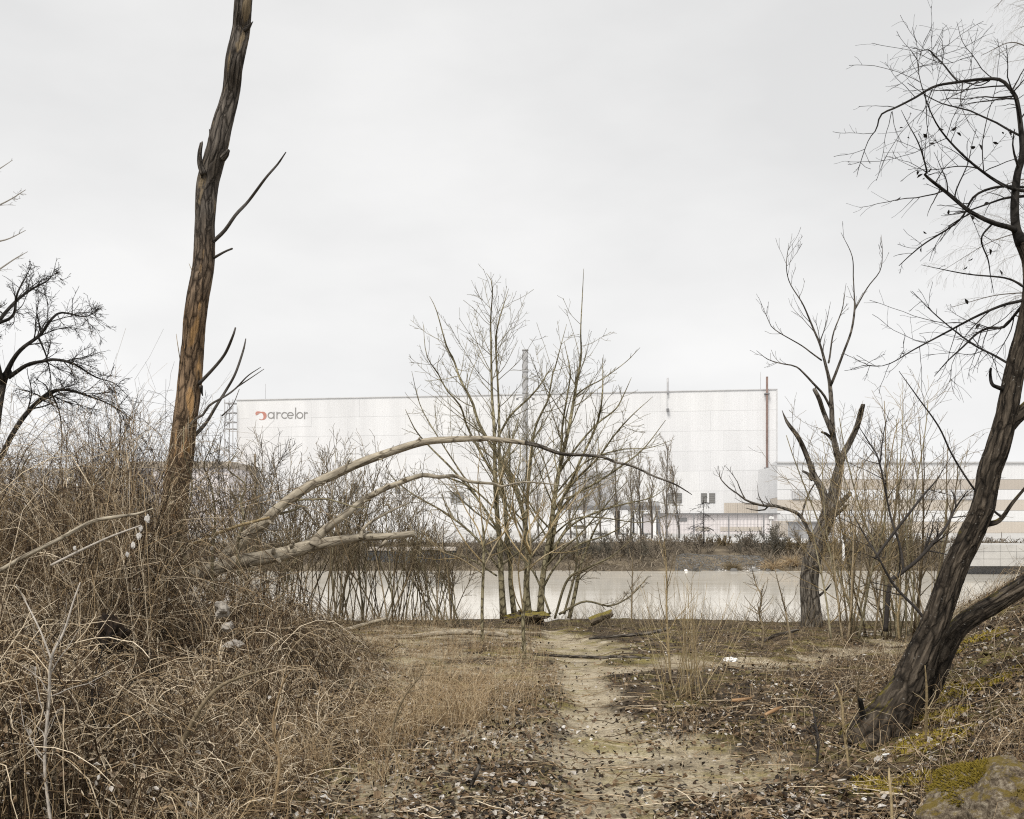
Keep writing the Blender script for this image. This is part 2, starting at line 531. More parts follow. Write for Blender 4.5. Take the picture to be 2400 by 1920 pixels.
# ------------------------------------------------------------------ ground
WATER_Z = -1.0
def path_mask(x, y):
    cx = np.interp(y, [3, 6, 8, 10.5, 13, 15, 17, 19], [0.15, 0.62, 0.72, 0.78, 0.85, 1.0, 1.0, 0.8])
    hw = np.interp(y, [3, 6, 8, 9.5, 11, 14, 16, 18.2, 19], [0.36, 0.42, 0.5, 0.3, 0.25, 0.38, 0.8, 0.5, 0.2])
    m = 1 - np.abs(x - cx) / hw
    # side path towards the bank on the right
    cy = np.interp(x, [0.8, 2.2, 4, 5, 6.2, 7.5], [13.2, 13.4, 14.4, 15.2, 16.2, 17.0])
    m2 = (0.75 - np.abs(y - cy + 0.35 * np.sin(x * 2.1)) / 0.75) * sstep(0.6, 1.2, x) * (1 - sstep(5, 7.0, x))
    # open mossy patch right of the path
    m3 = 1 - np.hypot((x - 1.1) / 0.85, (y - 7.2) / 0.9)
    return np.maximum(np.maximum(m, m2), m3)

def gz(x, y):
    x = np.asarray(x, float); y = np.asarray(y, float)
    z = np.interp(y, [-40, 6, 11, 17, 21.5, 24, 26.5, 40, 50, 53.4, 55.5, 60, 62, 400, 3000], [0, 0, -0.1, -0.3, -0.48, -0.62, -1.35, -2.2, -1.9, -1.05, -0.55, 0.0, 0.25, 0.3, 0.3])
    bank = np.clip(x - np.interp(y, [3, 5, 8, 12, 16, 22], [2.3, 2.4, 2.7, 4.2, 6.3, 8.0]), 0, 6)
    z = z + np.interp(y, [5, 8, 12, 16], [0.3, 0.38, 0.6, 0.75]) * bank * (1 - sstep(16, 23.5, y)) * sstep(-2, 3, y) / (1 + 0.08 * bank)
    z = z + 0.10 * np.clip(-2 - x, 0, 5) * (1 - sstep(15, 23, y))
    near = 1 - sstep(24, 27, y)
    z = z + near * (0.10 * fbm(x * 0.5, y * 0.5, 1.0, 4) + 0.035 * fbm(x * 3, y * 3, 2.0, 3)) * (1 - 0.6 * np.clip(path_mask(x, y) * 2, 0, 1))
    z = z - near * 0.05 * np.clip(path_mask(x, y) * 2, 0, 1)
    far = sstep(51, 55, y) * (1 - sstep(61, 64, y))
    z = z + far * 0.28 * fbm(x * 0.35, y * 0.35, 3.0, 4)
    return z

xs = np.unique(np.concatenate([np.linspace(-1500, -60, 14), np.linspace(-60, -14, 60), np.arange(-14, 12, 0.11), np.linspace(12, 60, 62), np.linspace(60, 1500, 14)]))
ys = np.unique(np.concatenate([np.linspace(-40, 2.6, 14), np.arange(2.6, 27, 0.11), np.linspace(27, 50, 16), np.linspace(50, 66, 60), np.linspace(66, 140, 14), np.array([200, 400, 900, 3000.])]))
GX, GY = np.meshgrid(xs, ys)
GZ = gz(GX, GY)
nx, ny = len(xs), len(ys)
GV = np.stack([GX, GY, GZ], -1).reshape(-1, 3)
ii, jj = np.meshgrid(np.arange(nx - 1), np.arange(ny - 1))
a0 = (jj * nx + ii)
GQ = np.stack([a0, a0 + 1, a0 + nx + 1, a0 + nx], -1).reshape(-1, 4)
cxm = (GX[:-1, :-1] + GX[1:, 1:]).ravel() / 2
cym = (GY[:-1, :-1] + GY[1:, 1:]).ravel() / 2
pm = path_mask(cxm, cym) + 0.45 * fbm(cxm * 2.2, cym * 2.2, 7.0, 4)
is_path = (pm > 0.12) & (cym > 3) & (cym < 20)
is_far = (cym > 44) & (cym < 63.3)
is_yard = cym >= 63.3
is_near = ~is_path & ~is_far & ~is_yard

WEAR = np.clip(0.5 + 0.55 * path_mask(GX, GY) + 0.6 * fbm(GX * 2.1, GY * 2.1, 7.0, 5), 0, 1)
WEAR[(GY > 20.5) | (GY < 2)] = 0.0
def ground_mat(name, c_dark, c_mid, c_light, worn, moss, moss_lo, scale=3.0):
    m, t, b = nmat(name, 0.95, 0.15)
    g = geo_pos(t).outputs['Position']
    n1 = noise(t, g, scale, 8, 0.7)
    r1 = ramp(t, [(0.34, c_dark), (0.5, c_mid), (0.66, c_light)])
    t.links.new(n1.outputs['Fac'], r1.inputs[0])
    n2 = noise(t, g, 55, 4, 0.7)
    nw_ = noise(t, g, 2.5, 6, 0.7)
    rw = ramp(t, [(0.35, worn[0]), (0.5, worn[1]), (0.68, worn[2])])
    t.links.new(nw_.outputs['Fac'], rw.inputs[0])
    nv = noise(t, g, 9, 6, 0.75)
    ma = t.nodes.new('ShaderNodeMath'); ma.operation = 'MULTIPLY_ADD'
    ma.inputs[1].default_value = 0.75
    t.links.new(nv.outputs['Fac'], ma.inputs[0]); t.links.new(attr(t, 'wear').outputs['Fac'], ma.inputs[2])
    rv = ramp(t, [(0.78, (0, 0, 0)), (1.08, (1, 1, 1))])
    mh_ = t.nodes.new('ShaderNodeMath'); mh_.operation = 'MULTIPLY'; mh_.inputs[1].default_value = 1.0
    mr_ = t.nodes.new('ShaderNodeMapRange'); mr_.inputs['From Min'].default_value = 0.72; mr_.inputs['From Max'].default_value = 1.05
    t.links.new(ma.outputs[0], mr_.inputs['Value'])
    col = mixc(t, mr_.outputs[0], r1.outputs[0], rw.outputs[0])
    r2 = ramp(t, [(0.3, (0.5, 0.48, 0.46)), (0.7, (1.3, 1.27, 1.22))])
    t.links.new(n2.outputs['Fac'], r2.inputs[0])
    col = mixc(t, 1.0, col, r2.outputs[0], 'MULTIPLY')
    n3 = noise(t, g, 1.4, 7, 0.75)
    r3 = ramp(t, [(moss_lo, (0, 0, 0)), (moss_lo + 0.14, (0.75, 0.75, 0.75))])
    t.links.new(n3.outputs['Fac'], r3.inputs[0])
    r4 = ramp(t, [(0.35, tuple(c * 0.5 for c in moss)), (0.7, moss)])
    t.links.new(n2.outputs['Fac'], r4.inputs[0])
    col = mixc(t, r3.outputs[0], col, r4.outputs[0])
    t.links.new(col, b.inputs['Base Color'])
    bp = t.nodes.new('ShaderNodeBump')
    bp.inputs['Strength'].default_value = 0.8; bp.inputs['Distance'].default_value = 0.025
    t.links.new(n2.outputs['Fac'], bp.inputs['Height'])
    t.links.new(bp.outputs[0], b.inputs['Normal'])
    return m

WORN = ((0.22, 0.185, 0.13), (0.43, 0.375, 0.275), (0.60, 0.545, 0.43))
M_GROUND = ground_mat('soil', (0.022, 0.017, 0.012), (0.075, 0.057, 0.039), (0.2, 0.155, 0.105), WORN, (0.34, 0.285, 0.085), 0.50)
M_FARBANK = ground_mat('far_soil', (0.07, 0.058, 0.043), (0.15, 0.125, 0.092), (0.26, 0.22, 0.16), WORN, (0.1, 0.085, 0.035), 0.6, 0.9)
M_PATH = M_GROUND

def sub_mesh(name, mask, mat):
    q = GQ[mask]
    u, inv = np.unique(q, return_inverse=True)
    return make_mesh(name, GV[u], inv.reshape(-1, 4), None, mat, True, {'wear': WEAR.ravel()[u]})
struct('ground', sub_mesh('ground', is_near, M_GROUND))
struct('path', sub_mesh('path', is_path, M_PATH))
struct('far_bank', sub_mesh('far_bank', is_far, M_FARBANK))
struct('factory_yard', sub_mesh('factory_yard', is_yard, flat_mat('yard_concrete', (0.5, 0.49, 0.47), .9, .2, .3)))

# ------------------------------------------------------------------ river
m, t, b = nmat('river_water')
t.nodes.remove(b)
g = geo_pos(t).outputs['Position']
nb = noise(t, g, 0.9, 4, 0.6, (0.22, 1.0, 1.0))
rr_ = ramp(t, [(0.35, (0.54, 0.505, 0.44)), (0.65, (0.62, 0.59, 0.53))])
t.links.new(nb.outputs['Fac'], rr_.inputs[0])
nb2 = noise(t, g, 1.6, 4, 0.6, (0.2, 1.0, 1.0))
bp = t.nodes.new('ShaderNodeBump'); bp.inputs['Strength'].default_value = 0.06; bp.inputs['Distance'].default_value = 0.05
t.links.new(nb2.outputs['Fac'], bp.inputs['Height'])
df = t.nodes.new('ShaderNodeBsdfDiffuse'); gl = t.nodes.new('ShaderNodeBsdfGlossy'); fr = t.nodes.new('ShaderNodeFresnel')
pw = t.nodes.new('ShaderNodeMath'); pw.operation = 'MULTIPLY'; pw.inputs[1].default_value = 0.74
mxs = t.nodes.new('ShaderNodeMixShader')
fr.inputs['IOR'].default_value = 1.33
gl.inputs['Roughness'].default_value = 0.07
gl.inputs['Color'].default_value = (0.98, 0.97, 0.95, 1)
t.links.new(rr_.outputs[0], df.inputs['Color']); t.links.new(bp.outputs[0], gl.inputs['Normal'])
t.links.new(fr.outputs[0], pw.inputs[0]); t.links.new(pw.outputs[0], mxs.inputs[0])
t.links.new(df.outputs[0], mxs.inputs[1]); t.links.new(gl.outputs[0], mxs.inputs[2])
t.links.new(mxs.outputs[0], t.nodes['Material Output'].inputs['Surface'])
V = np.array([[-1500, 23, WATER_Z], [1500, 23, WATER_Z], [1500, 57, WATER_Z], [-1500, 57, WATER_Z]])
struct('river', make_mesh('river', V, [[0, 1, 2, 3]], None, m, False))

# ------------------------------------------------------------------ buildings
M_WHITE = [flat_mat('cladding_white_%d' % k, c, 0.55, 0.09, 0.4, 0.3, streak=(1, 1, 0.10)) for k, c in enumerate([(0.705, 0.71, 0.72), (0.695, 0.70, 0.71), (0.715, 0.72, 0.725), (0.685, 0.69, 0.70)])]
M_BEIGE = flat_mat('cladding_beige', (0.53, 0.48, 0.42), 0.6, 0.06, 0.4)
M_BEIGE2 = flat_mat('cladding_tan', (0.46, 0.415, 0.365), 0.6, 0.08, 0.4)
M_TRIM = flat_mat('trim_grey', (0.55, 0.55, 0.555), 0.5, 0.1)
M_GREY = flat_mat('painted_grey', (0.38, 0.38, 0.385), 0.6, 0.12)
M_DGREY = flat_mat('dark_grey', (0.2, 0.2, 0.205), 0.6, 0.15)
M_PINK = flat_mat('render_pale', (0.74, 0.7, 0.7), 0.8, 0.06)
M_RUST = flat_mat('rusty_pipe', (0.22, 0.155, 0.135), 0.7, 0.25, 2.0)
M_STEEL = flat_mat('steel_grey', (0.46, 0.46, 0.47), 0.45, 0.12, 1.0, 0.5)
M_CONC = flat_mat('concrete', (0.5, 0.49, 0.47), 0.85, 0.2, 1.2)
M_WOODPOST = flat_mat('post_wood', (0.3, 0.25, 0.19), 0.85, 0.25, 3)
M_WHITEPAINT = flat_mat('white_paint', (0.8, 0.8, 0.79), 0.5, 0.05)
M_SIGNRED = flat_mat('sign_red', (0.50, 0.235, 0.19), 0.5, 0.08)
M_SIGNGREY = flat_mat('sign_lettering_grey', (0.26, 0.255, 0.25), 0.5, 0.05)
M_PLASTIC = flat_mat('white_plastic', (0.8, 0.79, 0.77), 0.4, 0.1, 8, 0.5)
m, t, b = nmat('window_glass', 0.12, 0.5)
b.inputs['Base Color'].default_value = (0.22, 0.215, 0.2, 1)
M_GLASS = m

def box_part(name, parent, dims, mat, A=(0, 0, 0), ex=(1, 0), label=None):
    V, Q = box_v(*dims)
    o = link(name, make_mesh(name, oriented(V, A, ex), Q, None, mat, False), parent)
    if label: o['label'] = label
    return o

def rib_sheet(x0, x1, z0, z1, pitch=0.25, depth=0.04, off=0.0):
    """trapezoidal corrugated sheet in local wall space (y<0 = outwards)"""
    k = max(1, int(round((x1 - x0) / pitch)))
    p = (x1 - x0) / k
    xx, yy = [], []
    for i in range(k):
        s = x0 + i * p
        xx += [s, s + 0.42 * p, s + 0.55 * p, s + 0.87 * p]
        yy += [0, 0, -depth, -depth]
    xx.append(x1); yy.append(0)
    xx, yy = np.array(xx), np.array(yy) - off
    n = len(xx)
    V = np.vstack([np.column_stack([xx, yy, np.full(n, z0)]), np.column_stack([xx, yy, np.full(n, z1)])])
    i = np.arange(n - 1)
    return V, np.stack([i, i + 1, n + i + 1, n + i], 1)

RB = np.random.default_rng(11)
# --- main hall: long white clad wall, farther away at its left end
hA = np.array([pt(555, 0, 131)[0], 131, 0.25]); hB = np.array([pt(1820, 0, 120)[0], 120, 0.25])
hv = hB - hA; HL = np.hypot(hv[0], hv[1]); hex_ = (hv[0] / HL, hv[1] / HL)
HH = pt(0, 913, 120)[2] - 0.25
hall = empty('factory_hall', hA, 'huge white corrugated factory hall with red and grey lettering across the river', 'factory building')
def wall_at(u, v):
    """photo pixel -> local (along, up) on the hall's front"""
    d = (u - 1200) / F
    # x = d*y ; A + s*ex
    s = (d * hA[1] - hA[0]) / (hex_[0] - d * hex_[1])
    y = hA[1] + s * hex_[1]
    return s, EYE + (HOR - v) / F * y - 0.25
box_part('hall_body', hall, (0.02, HL - 0.02, 0.05, 45, 0, HH - 0.1), M_WHITE[1], hA, hex_)
nrow, ncol = 7, 9
rh = HH / nrow
for r in range(nrow):
    x = 0.0
    shift = RB.uniform(-1.5, 1.5)
    edges = [0] + [HL * k / ncol + (shift if r % 2 else -shift) for k in range(1, ncol)] + [HL]
    for k in range(ncol):
        V, Q = rib_sheet(edges[k], edges[k + 1] - 0.006, r * rh, (r + 1) * rh - 0.012, 0.3, 0.008, 0.02 + 0.005 * ((r + k) % 2))
        mm = M_WHITE[int(RB.choice(4, p=[0.45, 0.25, 0.2, 0.1]))]
        link('wall_panel', make_mesh('wall_panel', oriented(V, hA, hex_), Q, None, mm, False), hall)
box_part('roof_edge', hall, (-0.15, HL + 0.12, -0.14, 0.3, HH - 0.02, HH + 0.08), M_TRIM, hA, hex_)
box_part('corner_trim', hall, (HL - 0.02, HL + 0.12, -0.12, 0.25, 0, HH - 0.02), M_TRIM, hA, hex_)
def window(parent, wall, A, ex, u0, u1, v0, v1, npx, npz, frame=M_DGREY, mul=False):
    (s0, z1), (s1, z0) = wall(u0, v0), wall(u1, v1)
    V, Q = box_v(s0, s1, -0.10, -0.02, z0, z1)
    f = link('window', make_mesh('window', oriented(V, A, ex), Q, None, frame, False), parent)
    w_, h_ = (s1 - s0) / npx, (z1 - z0) / npz
    for a in range(npx):
        for c in range(npz):
            V, Q = box_v(s0 + a * w_ + 0.06, s0 + (a + 1) * w_ - 0.06, -0.13, -0.105, z0 + c * h_ + 0.05, z0 + (c + 1) * h_ - 0.05)
            link('pane', make_mesh('pane', oriented(V, A, ex), Q, None, M_GLASS, False), f)
    if mul:
        mid = (s0 + s1) / 2
        V, Q = box_v(mid - 0.12, mid + 0.12, -0.17, -0.132, z0, z1)
        link('mullion', make_mesh('mullion', oriented(V, A, ex), Q, None, M_WHITE[2], False), f)
    return f
window(hall, wall_at, hA, hex_, 824, 838, 1133, 1156, 2, 3)
window(hall, wall_at, hA, hex_, 926, 938, 1132, 1156, 2, 4)
window(hall, wall_at, hA, hex_, 1056, 1087, 1154, 1178, 4, 3)
window(hall, wall_at, hA, hex_, 1565, 1598, 1156, 1179, 2, 4, mul=True)
window(hall, wall_at, hA, hex_, 1643, 1676, 1156, 1179, 2, 5, mul=True)
# beige sheets at the foot
(s0, z1), (s1, z0) = wall_at(1697, 1179), wall_at(1794, 1203)
for k in range(3):
    a_, b_ = s0 + (s1 - s0) * k / 3, s0 + (s1 - s0) * (k + 1) / 3 - 0.02
    V, Q = rib_sheet(a_, b_, z0 - 0.6, z1, 0.25, 0.045, 0.07)
    link('beige_panel', make_mesh('beige_panel', oriented(V, hA, hex_), Q, None, M_BEIGE, False), hall)
# pipes
def vpipe(name, parent, base, z0, z1, r, mat, sides=10):
    P = np.array([[base[0], base[1], z] for z in np.linspace(z0, z1, 4)])
    return link(name, limb_mesh(name, P, np.full(4, r), mat, sides), parent)
def on_wall(u, out):
    s, _ = wall_at(u, 1000)
    return hA + np.array([hex_[0] * s + hex_[1] * out, hex_[1] * s - hex_[0] * out, 0])
pb = on_wall(1797, 0.45)
vpipe('exhaust_pipe', hall, pb, 0.3, pt(0, 883, pb[1])[2], 0.13, M_RUST)
for vv in (923, 1097, 1133):
    z = pt(0, vv, pb[1])[2]
    box_part('pipe_bracket', hall, (-0.3, 0.3, -0.2, 0.42, z - 0.05, z + 0.05), M_DGREY, (pb[0], pb[1], 0), hex_)
P = resample(np.array([[pb[0], pb[1] - .02, pt(0, 1163, 120)[2]], [pb[0] - .75, pb[1] - .1, pt(0, 1163, 120)[2]], [pb[0] - 1.0, pb[1] - .1, pt(0, 1164, 120)[2]], [pb[0] - 1.02, pb[1] - .1, pt(0, 1169, 120)[2]]]), 12)
link('elbow_pipe', limb_mesh('elbow_pipe', P, np.full(12, 0.1), M_DGREY, 8), hall)
pb = on_wall(1565, 0.3)
vpipe('vent_pipe', hall, pb, pt(0, 925, pb[1])[2], pt(0, 886, pb[1])[2], 0.12, M_STEEL)
vpipe('vent_cable', hall, pb + np.array([-0.1, -0.05, 0]), pt(0, 955, pb[1])[2], pt(0, 924, pb[1])[2], 0.03, M_GREY, 6)
z = pt(0, 961, pb[1])[2]
box_part('wall_lamp', hall, (-0.15, 0.15, -0.25, 0.2, z - 0.16, z + 0.16), M_DGREY, (pb[0], pb[1], 0), hex_)
zz = pt(0, 950, pb[1])[2]
P = np.array([[pb[0] + 0.36, pb[1] - 0.35, zz], [pb[0] + 0.36, pb[1] - 0.2, zz], [pb[0] + 0.36, pb[1] + 0.1, zz]])
link('siren', limb_mesh('siren', P, np.array([0.24, 0.2, 0.08]), M_WHITEPAINT, 14), hall)
for u_, v0_, v1_ in ((600, 900, 934), (1787, 872, 914)):
    p_ = on_wall(u_, -3)
    vpipe('lightning_rod', hall, p_, pt(0, v1_ + 6, p_[1])[2], pt(0, v0_, p_[1])[2], 0.025, M_GREY, 5)
# the sign: a crescent emblem and seven letters
sg, zt = wall_at(597, 1000)
def sgn(u, v):
    return np.array(wall_at(u, v))
(b0, bz1), (b1, bz0) = wall_at(585, 948), wall_at(730, 1000)
V, Q = box_v(b0, b1, -0.042, -0.036, bz0, bz1)
sign = link('sign', make_mesh('sign', oriented(V, hA, hex_), Q, None, M_WHITE[0], False), hall)
def stroke(name, pts2, wpx, mat, closed=False, y0=-0.08, y1=-0.044):
    """flat ribbon letter stroke along 2-D local points, extruded"""
    p = np.asarray(pts2, float)
    T = np.gradient(p, axis=0)
    if closed:
        T = np.roll(p, -1, 0) - np.roll(p, 1, 0)
    T = T / np.linalg.norm(T, axis=1, keepdims=True)
    N_ = np.column_stack([-T[:, 1], T[:, 0]])
    wd = np.broadcast_to(np.asarray(wpx, float), (len(p),))[:, None] / 2
    l, r = p + N_ * wd, p - N_ * wd
    n = len(p)
    V = np.vstack([np.column_stack([q[:, 0], np.full(n, y), q[:, 1]]) for y in (y0, y1) for q in (l, r)])
    i = np.arange(n if closed else n - 1); i2 = (i + 1) % n
    Q = np.vstack([np.stack([i, i2, n + i2, n + i], 1), np.stack([2 * n + i, 3 * n + i, 3 * n + i2, 2 * n + i2], 1),
                   np.stack([i, 2 * n + i, 2 * n + i2, i2], 1), np.stack([n + i, n + i2, 3 * n + i2, 3 * n + i], 1)])
    if not closed:
        Q = np.vstack([Q, [[0, n, 3 * n, 2 * n]], [[n - 1, 3 * n - 1, 4 * n - 1, 2 * n - 1]]])
    return V, Q
PXM = (wall_at(700, 970)[0] - wall_at(640, 970)[0]) / 60.0     # metres per photo pixel on the wall
def letter(strokes):
    Vs, Qs, n = [], [], 0
    for k, (p, closed) in enumerate(strokes):
        V, Q = stroke('s', np.array([sgn(u, v) for u, v in p]), 2.2 * PXM, None, closed, -0.08 - 0.003 * k, -0.044)
        Vs.append(V); Qs.append(Q + n); n += len(V)
    o = link('letter', make_mesh('letter', oriented(np.vstack(Vs), hA, hex_), np.vstack(Qs), None, M_SIGNGREY, False), sign)
def arc(cx, cy, r, a0_, a1_, n=18, ry=None):
    a = np.radians(np.linspace(a0_, a1_, n))
    return [(cx + r * math.cos(q), cy - (ry or r) * math.sin(q)) for q in a]
XH, BL = 966.0, 981.5                 # x-height and baseline rows
cy = (XH + BL) / 2; rr = 6.8
letter([(arc(635.5, cy, rr, 0, 342, 20), True), ([(642.6, XH - 0.6), (642.6, BL + 0.8)], False)])        # a
letter([([(649.5, XH - 0.6), (649.5, BL + 0.8)], False), (arc(655, cy - 0.5, 5.6, 168, 55, 8), False)])     # r
letter([(arc(667.5, cy, rr, 45, 315, 16), False)])                                                      # c
letter([(arc(681.0, cy, rr, 0, 315, 18), False), ([(674.8, cy), (687.2, cy)], False)])                  # e
letter([([(693.2, 955.5), (693.2, BL + 0.8)], False)])                                                    # l
letter([(arc(703.0, cy, rr, 0, 342, 20), True)])                                                        # o
letter([([(714.2, XH - 0.6), (714.2, BL + 0.8)], False), (arc(719, cy - 0.5, 5.6, 168, 60, 8), False)])     # r
# crescent: outer arc minus inner arc, thick at the right, with a beak at the upper left
ts = np.linspace(150, -125, 26)
mid = np.array([sgn(613.0 + 8.6 * math.cos(rad(a)) * 1.0, 975.3 - 8.6 * math.sin(rad(a))) for a in ts])
wd = (1.2 + 6.3 * np.clip(np.cos(np.radians(ts - 12)), 0, 1) ** 1.2) * PXM
V1, Q1 = stroke('s', mid, wd, None)
bk = np.array([sgn(u, v) for u, v in ((613, 966.8), (606, 966.2), (601.5, 967.6), (602.5, 972.5))])
V2, Q2 = stroke('s', resample(bk, 10), np.linspace(2.2, 5.2, 10) * PXM, None, False, -0.083, -0.044)
link('emblem', make_mesh('emblem', oriented(np.vstack([V1, V2]), hA, hex_), np.vstack([Q1, Q2 + len(V1)]), None, M_SIGNRED, False), sign)
# stair tower at the hall's left end
for k, vv in enumerate((946, 968, 990, 1006)):
    z = pt(0, vv, 131)[2]
    box_part('landing', hall, (-1.3, -0.05, -0.9, 0.6, z - 0.06, z + 0.06), M_STEEL, (hA[0], hA[1], 0), hex_)
for q in (-1.25, -0.15):
    for y in (-0.85, 0.5):
        box_part('stair_post', hall, (q - 0.05, q + 0.05, y - 0.05, y + 0.05, 0.25, pt(0, 938, 131)[2]), M_STEEL, (hA[0], hA[1], 0), hex_)
for vv in (975, 1000):
    z0 = pt(0, vv, 131)[2]
    V, Q = box_v(-1.2, -0.2, -0.8, -0.5, z0, z0 + 0.08)
    V[:, 2] += (V[:, 0] + 1.2) * 1.1
    link('stair_flight', make_mesh('stair_flight', oriented(V, (hA[0], hA[1], 0), hex_), Q, None, M_STEEL, False), hall)

# --- the low annex in front of the hall
Dn = 100.0
ax0, ax1 = pt(1540, 0, Dn)[0], pt(1823, 0, Dn)[0]
azt = pt(0, 1206, Dn)[2]
annex = empty('low_annex', (ax0, Dn, 0.25), 'low pale flat-roofed annex in front of the tall white hall', 'building')
nP = 6
for k in range(nP):
    V, Q = rib_sheet(ax0 + (ax1 - ax0) * k / nP, ax0 + (ax1 - ax0) * (k + 1) / nP - 0.03, 0.25, azt, 0.3, 0.03)
    V[:, 1] += Dn
    link('wall_panel', make_mesh('wall_panel', V, Q, None, M_PINK, False), annex)
box_part('annex_body', annex, (ax0 + .02, ax1 - .02, Dn + 0.05, Dn + 14, 0.25, azt - 0.02), M_PINK)
box_part('flat_roof', annex, (ax0 - 0.3, ax1 + 0.15, Dn - 0.35, Dn + 14.2, azt, azt + 0.13), M_DGREY)
for (u0, u1, v0, v1) in ((1688, 1784, 1235, 1245), (1630, 1662, 1235, 1244)):
    box_part('beige_patch', annex, (pt(u0, 0, Dn)[0], pt(u1, 0, Dn)[0], Dn - 0.07, Dn - 0.035, pt(0, v1, Dn)[2], pt(0, v0, Dn)[2]), M_BEIGE)
pq = pt(1807, 0, Dn - 0.2)
vpipe('downpipe', annex, pq, 0.25, azt - 0.15, 0.1, M_WHITEPAINT)
box_part('hopper', annex, (pq[0] - 0.22, pq[0] + 0.22, Dn - 0.4, Dn - 0.05, azt - 0.45, azt - 0.2), M_WHITEPAINT)
box_part('vent_grille', annex, (pt(1588, 0, Dn)[0], pt(1610, 0, Dn)[0], Dn - 0.08, Dn - 0.035, pt(0, 1222, Dn)[2], pt(0, 1214, Dn)[2]), M_DGREY)

# --- long hall at the right, beige and white bands
rA = np.array([pt(1805, 0, 112)[0], 112.0, 0.25]); rB = np.array([pt(1822, 0, 104)[0], 104.0, 0.25])
RX1 = pt(2720, 0, 104)[0]
band = empty('banded_hall', rB, 'long low factory hall with beige and white cladding bands at right', 'factory building')
ztop = pt(0, 1085, 104)[2]
bands = [(1085, 1124, M_WHITE[1]), (1124, 1148, M_BEIGE2), (1148, 1172, M_WHITE[0]), (1172, 1197, M_BEIGE), (1197, 1223, M_WHITE[2]), (1223, 1251, M_BEIGE)]
box_part('hall_body', band, (rB[0] + 1.4, RX1, 104.06, 118, 0.25, ztop - .05), M_WHITE[1])
for k, (v0, v1, mt) in enumerate(bands):
    z1, z0 = pt(0, v0, 104)[2], max(0.25, pt(0, v1, 104)[2]) + 0.025
    nseg = 6
    for q in range(nseg):
        V, Q = rib_sheet(rB[0] + (RX1 - rB[0]) * q / nseg, rB[0] + (RX1 - rB[0]) * (q + 1) / nseg - 0.02, z0, z1, 0.35, 0.01, 0.006 * (k % 2))
        V[:, 1] += 104
        m_ = mt
        if k == 1 and q == 0:
            m_ = M_WHITE[1]
            V1, Q1 = rib_sheet(pt(1924, 0, 104)[0], rB[0] + (RX1 - rB[0]) / nseg - 0.02, z0, z1, 0.35, 0.01, 0.06)
            V1[:, 1] += 104
            link('wall_panel', make_mesh('wall_panel', V1, Q1, None, M_BEIGE2, False), band)
        link('wall_panel', make_mesh('wall_panel', V, Q, None, m_, False), band)
# skewed end wall
ev = rA - rB; EL = np.hypot(ev[0], ev[1]); eex = (-ev[0] / EL, -ev[1] / EL)
for (v0, v1, mt) in ((1085, 1172, M_WHITE[0]), (1172, 1197, M_BEIGE), (1197, 1251, M_WHITE[2])):
    z1, z0 = pt(0, v0, 104)[2], max(.25, pt(0, v1, 104)[2]) + 0.02
    V, Q = rib_sheet(0, EL, z0, z1, 0.4, 0.02)
    link('end_panel', make_mesh('end_panel', oriented(V, rA, eex), Q, None, mt, False), band)
box_part('roof_edge', band, (rB[0] - 0.08, RX1, 103.8, 104.4, ztop, ztop + 0.12), M_TRIM)
for (u0, u1) in ((1856, 1902), (2140, 2190), (2235, 2285)):
    f = box_part('louvre', band, (pt(u0, 0, 104)[0], pt(u1, 0, 104)[0], 103.84, 103.93, pt(0, 1170, 104)[2], pt(0, 1151, 104)[2]), M_STEEL)
    nsl = 8
    for q in range(nsl):
        xx0, xx1 = pt(u0, 0, 104)[0], pt(u1, 0, 104)[0]
        a_ = xx0 + (xx1 - xx0) * (q + 0.2) / nsl
        V, Q = box_v(a_, a_ + (xx1 - xx0) / nsl * 0.6, 103.79, 103.838, pt(0, 1169, 104)[2], pt(0, 1152, 104)[2])
        link('slat', make_mesh('slat', V, Q, None, M_TRIM, False), f)
# small grey shed
Ds = 74.0
shed = empty('grey_shed', (pt(1880, 0, Ds)[0], Ds, 0.25), 'small grey flat-roofed shed behind the upright broken dead tree', 'shed')
sx0, sx1, szt = pt(1881, 0, Ds)[0], pt(1952, 0, Ds)[0], pt(0, 1226, Ds)[2]
box_part('shed_wall', shed, (sx0, sx1, Ds, Ds + 4, 0.25, szt), M_GREY)
box_part('shed_roof', shed, (sx0 - .1, sx1 + .1, Ds - .15, Ds + 4.1, szt + .002, szt + .08), M_DGREY)
Dz = 80.0
gate = empty('beige_container', (pt(1830, 0, Dz)[0], Dz, 0.25), 'low beige container between pale annex and grey shed', 'container')
gx0, gx1 = pt(1826, 0, Dz)[0], pt(1884, 0, Dz)[0]
V, Q = rib_sheet(gx0, gx1, 0.3, pt(0, 1221, Dz)[2], 0.2, 0.04); V[:, 1] += Dz
link('side_wall', make_mesh('side_wall', V, Q, None, M_BEIGE, False), gate)
box_part('container_body', gate, (gx0, gx1, Dz + .05, Dz + 2.4, 0.3, pt(0, 1221, Dz)[2]), M_BEIGE2)

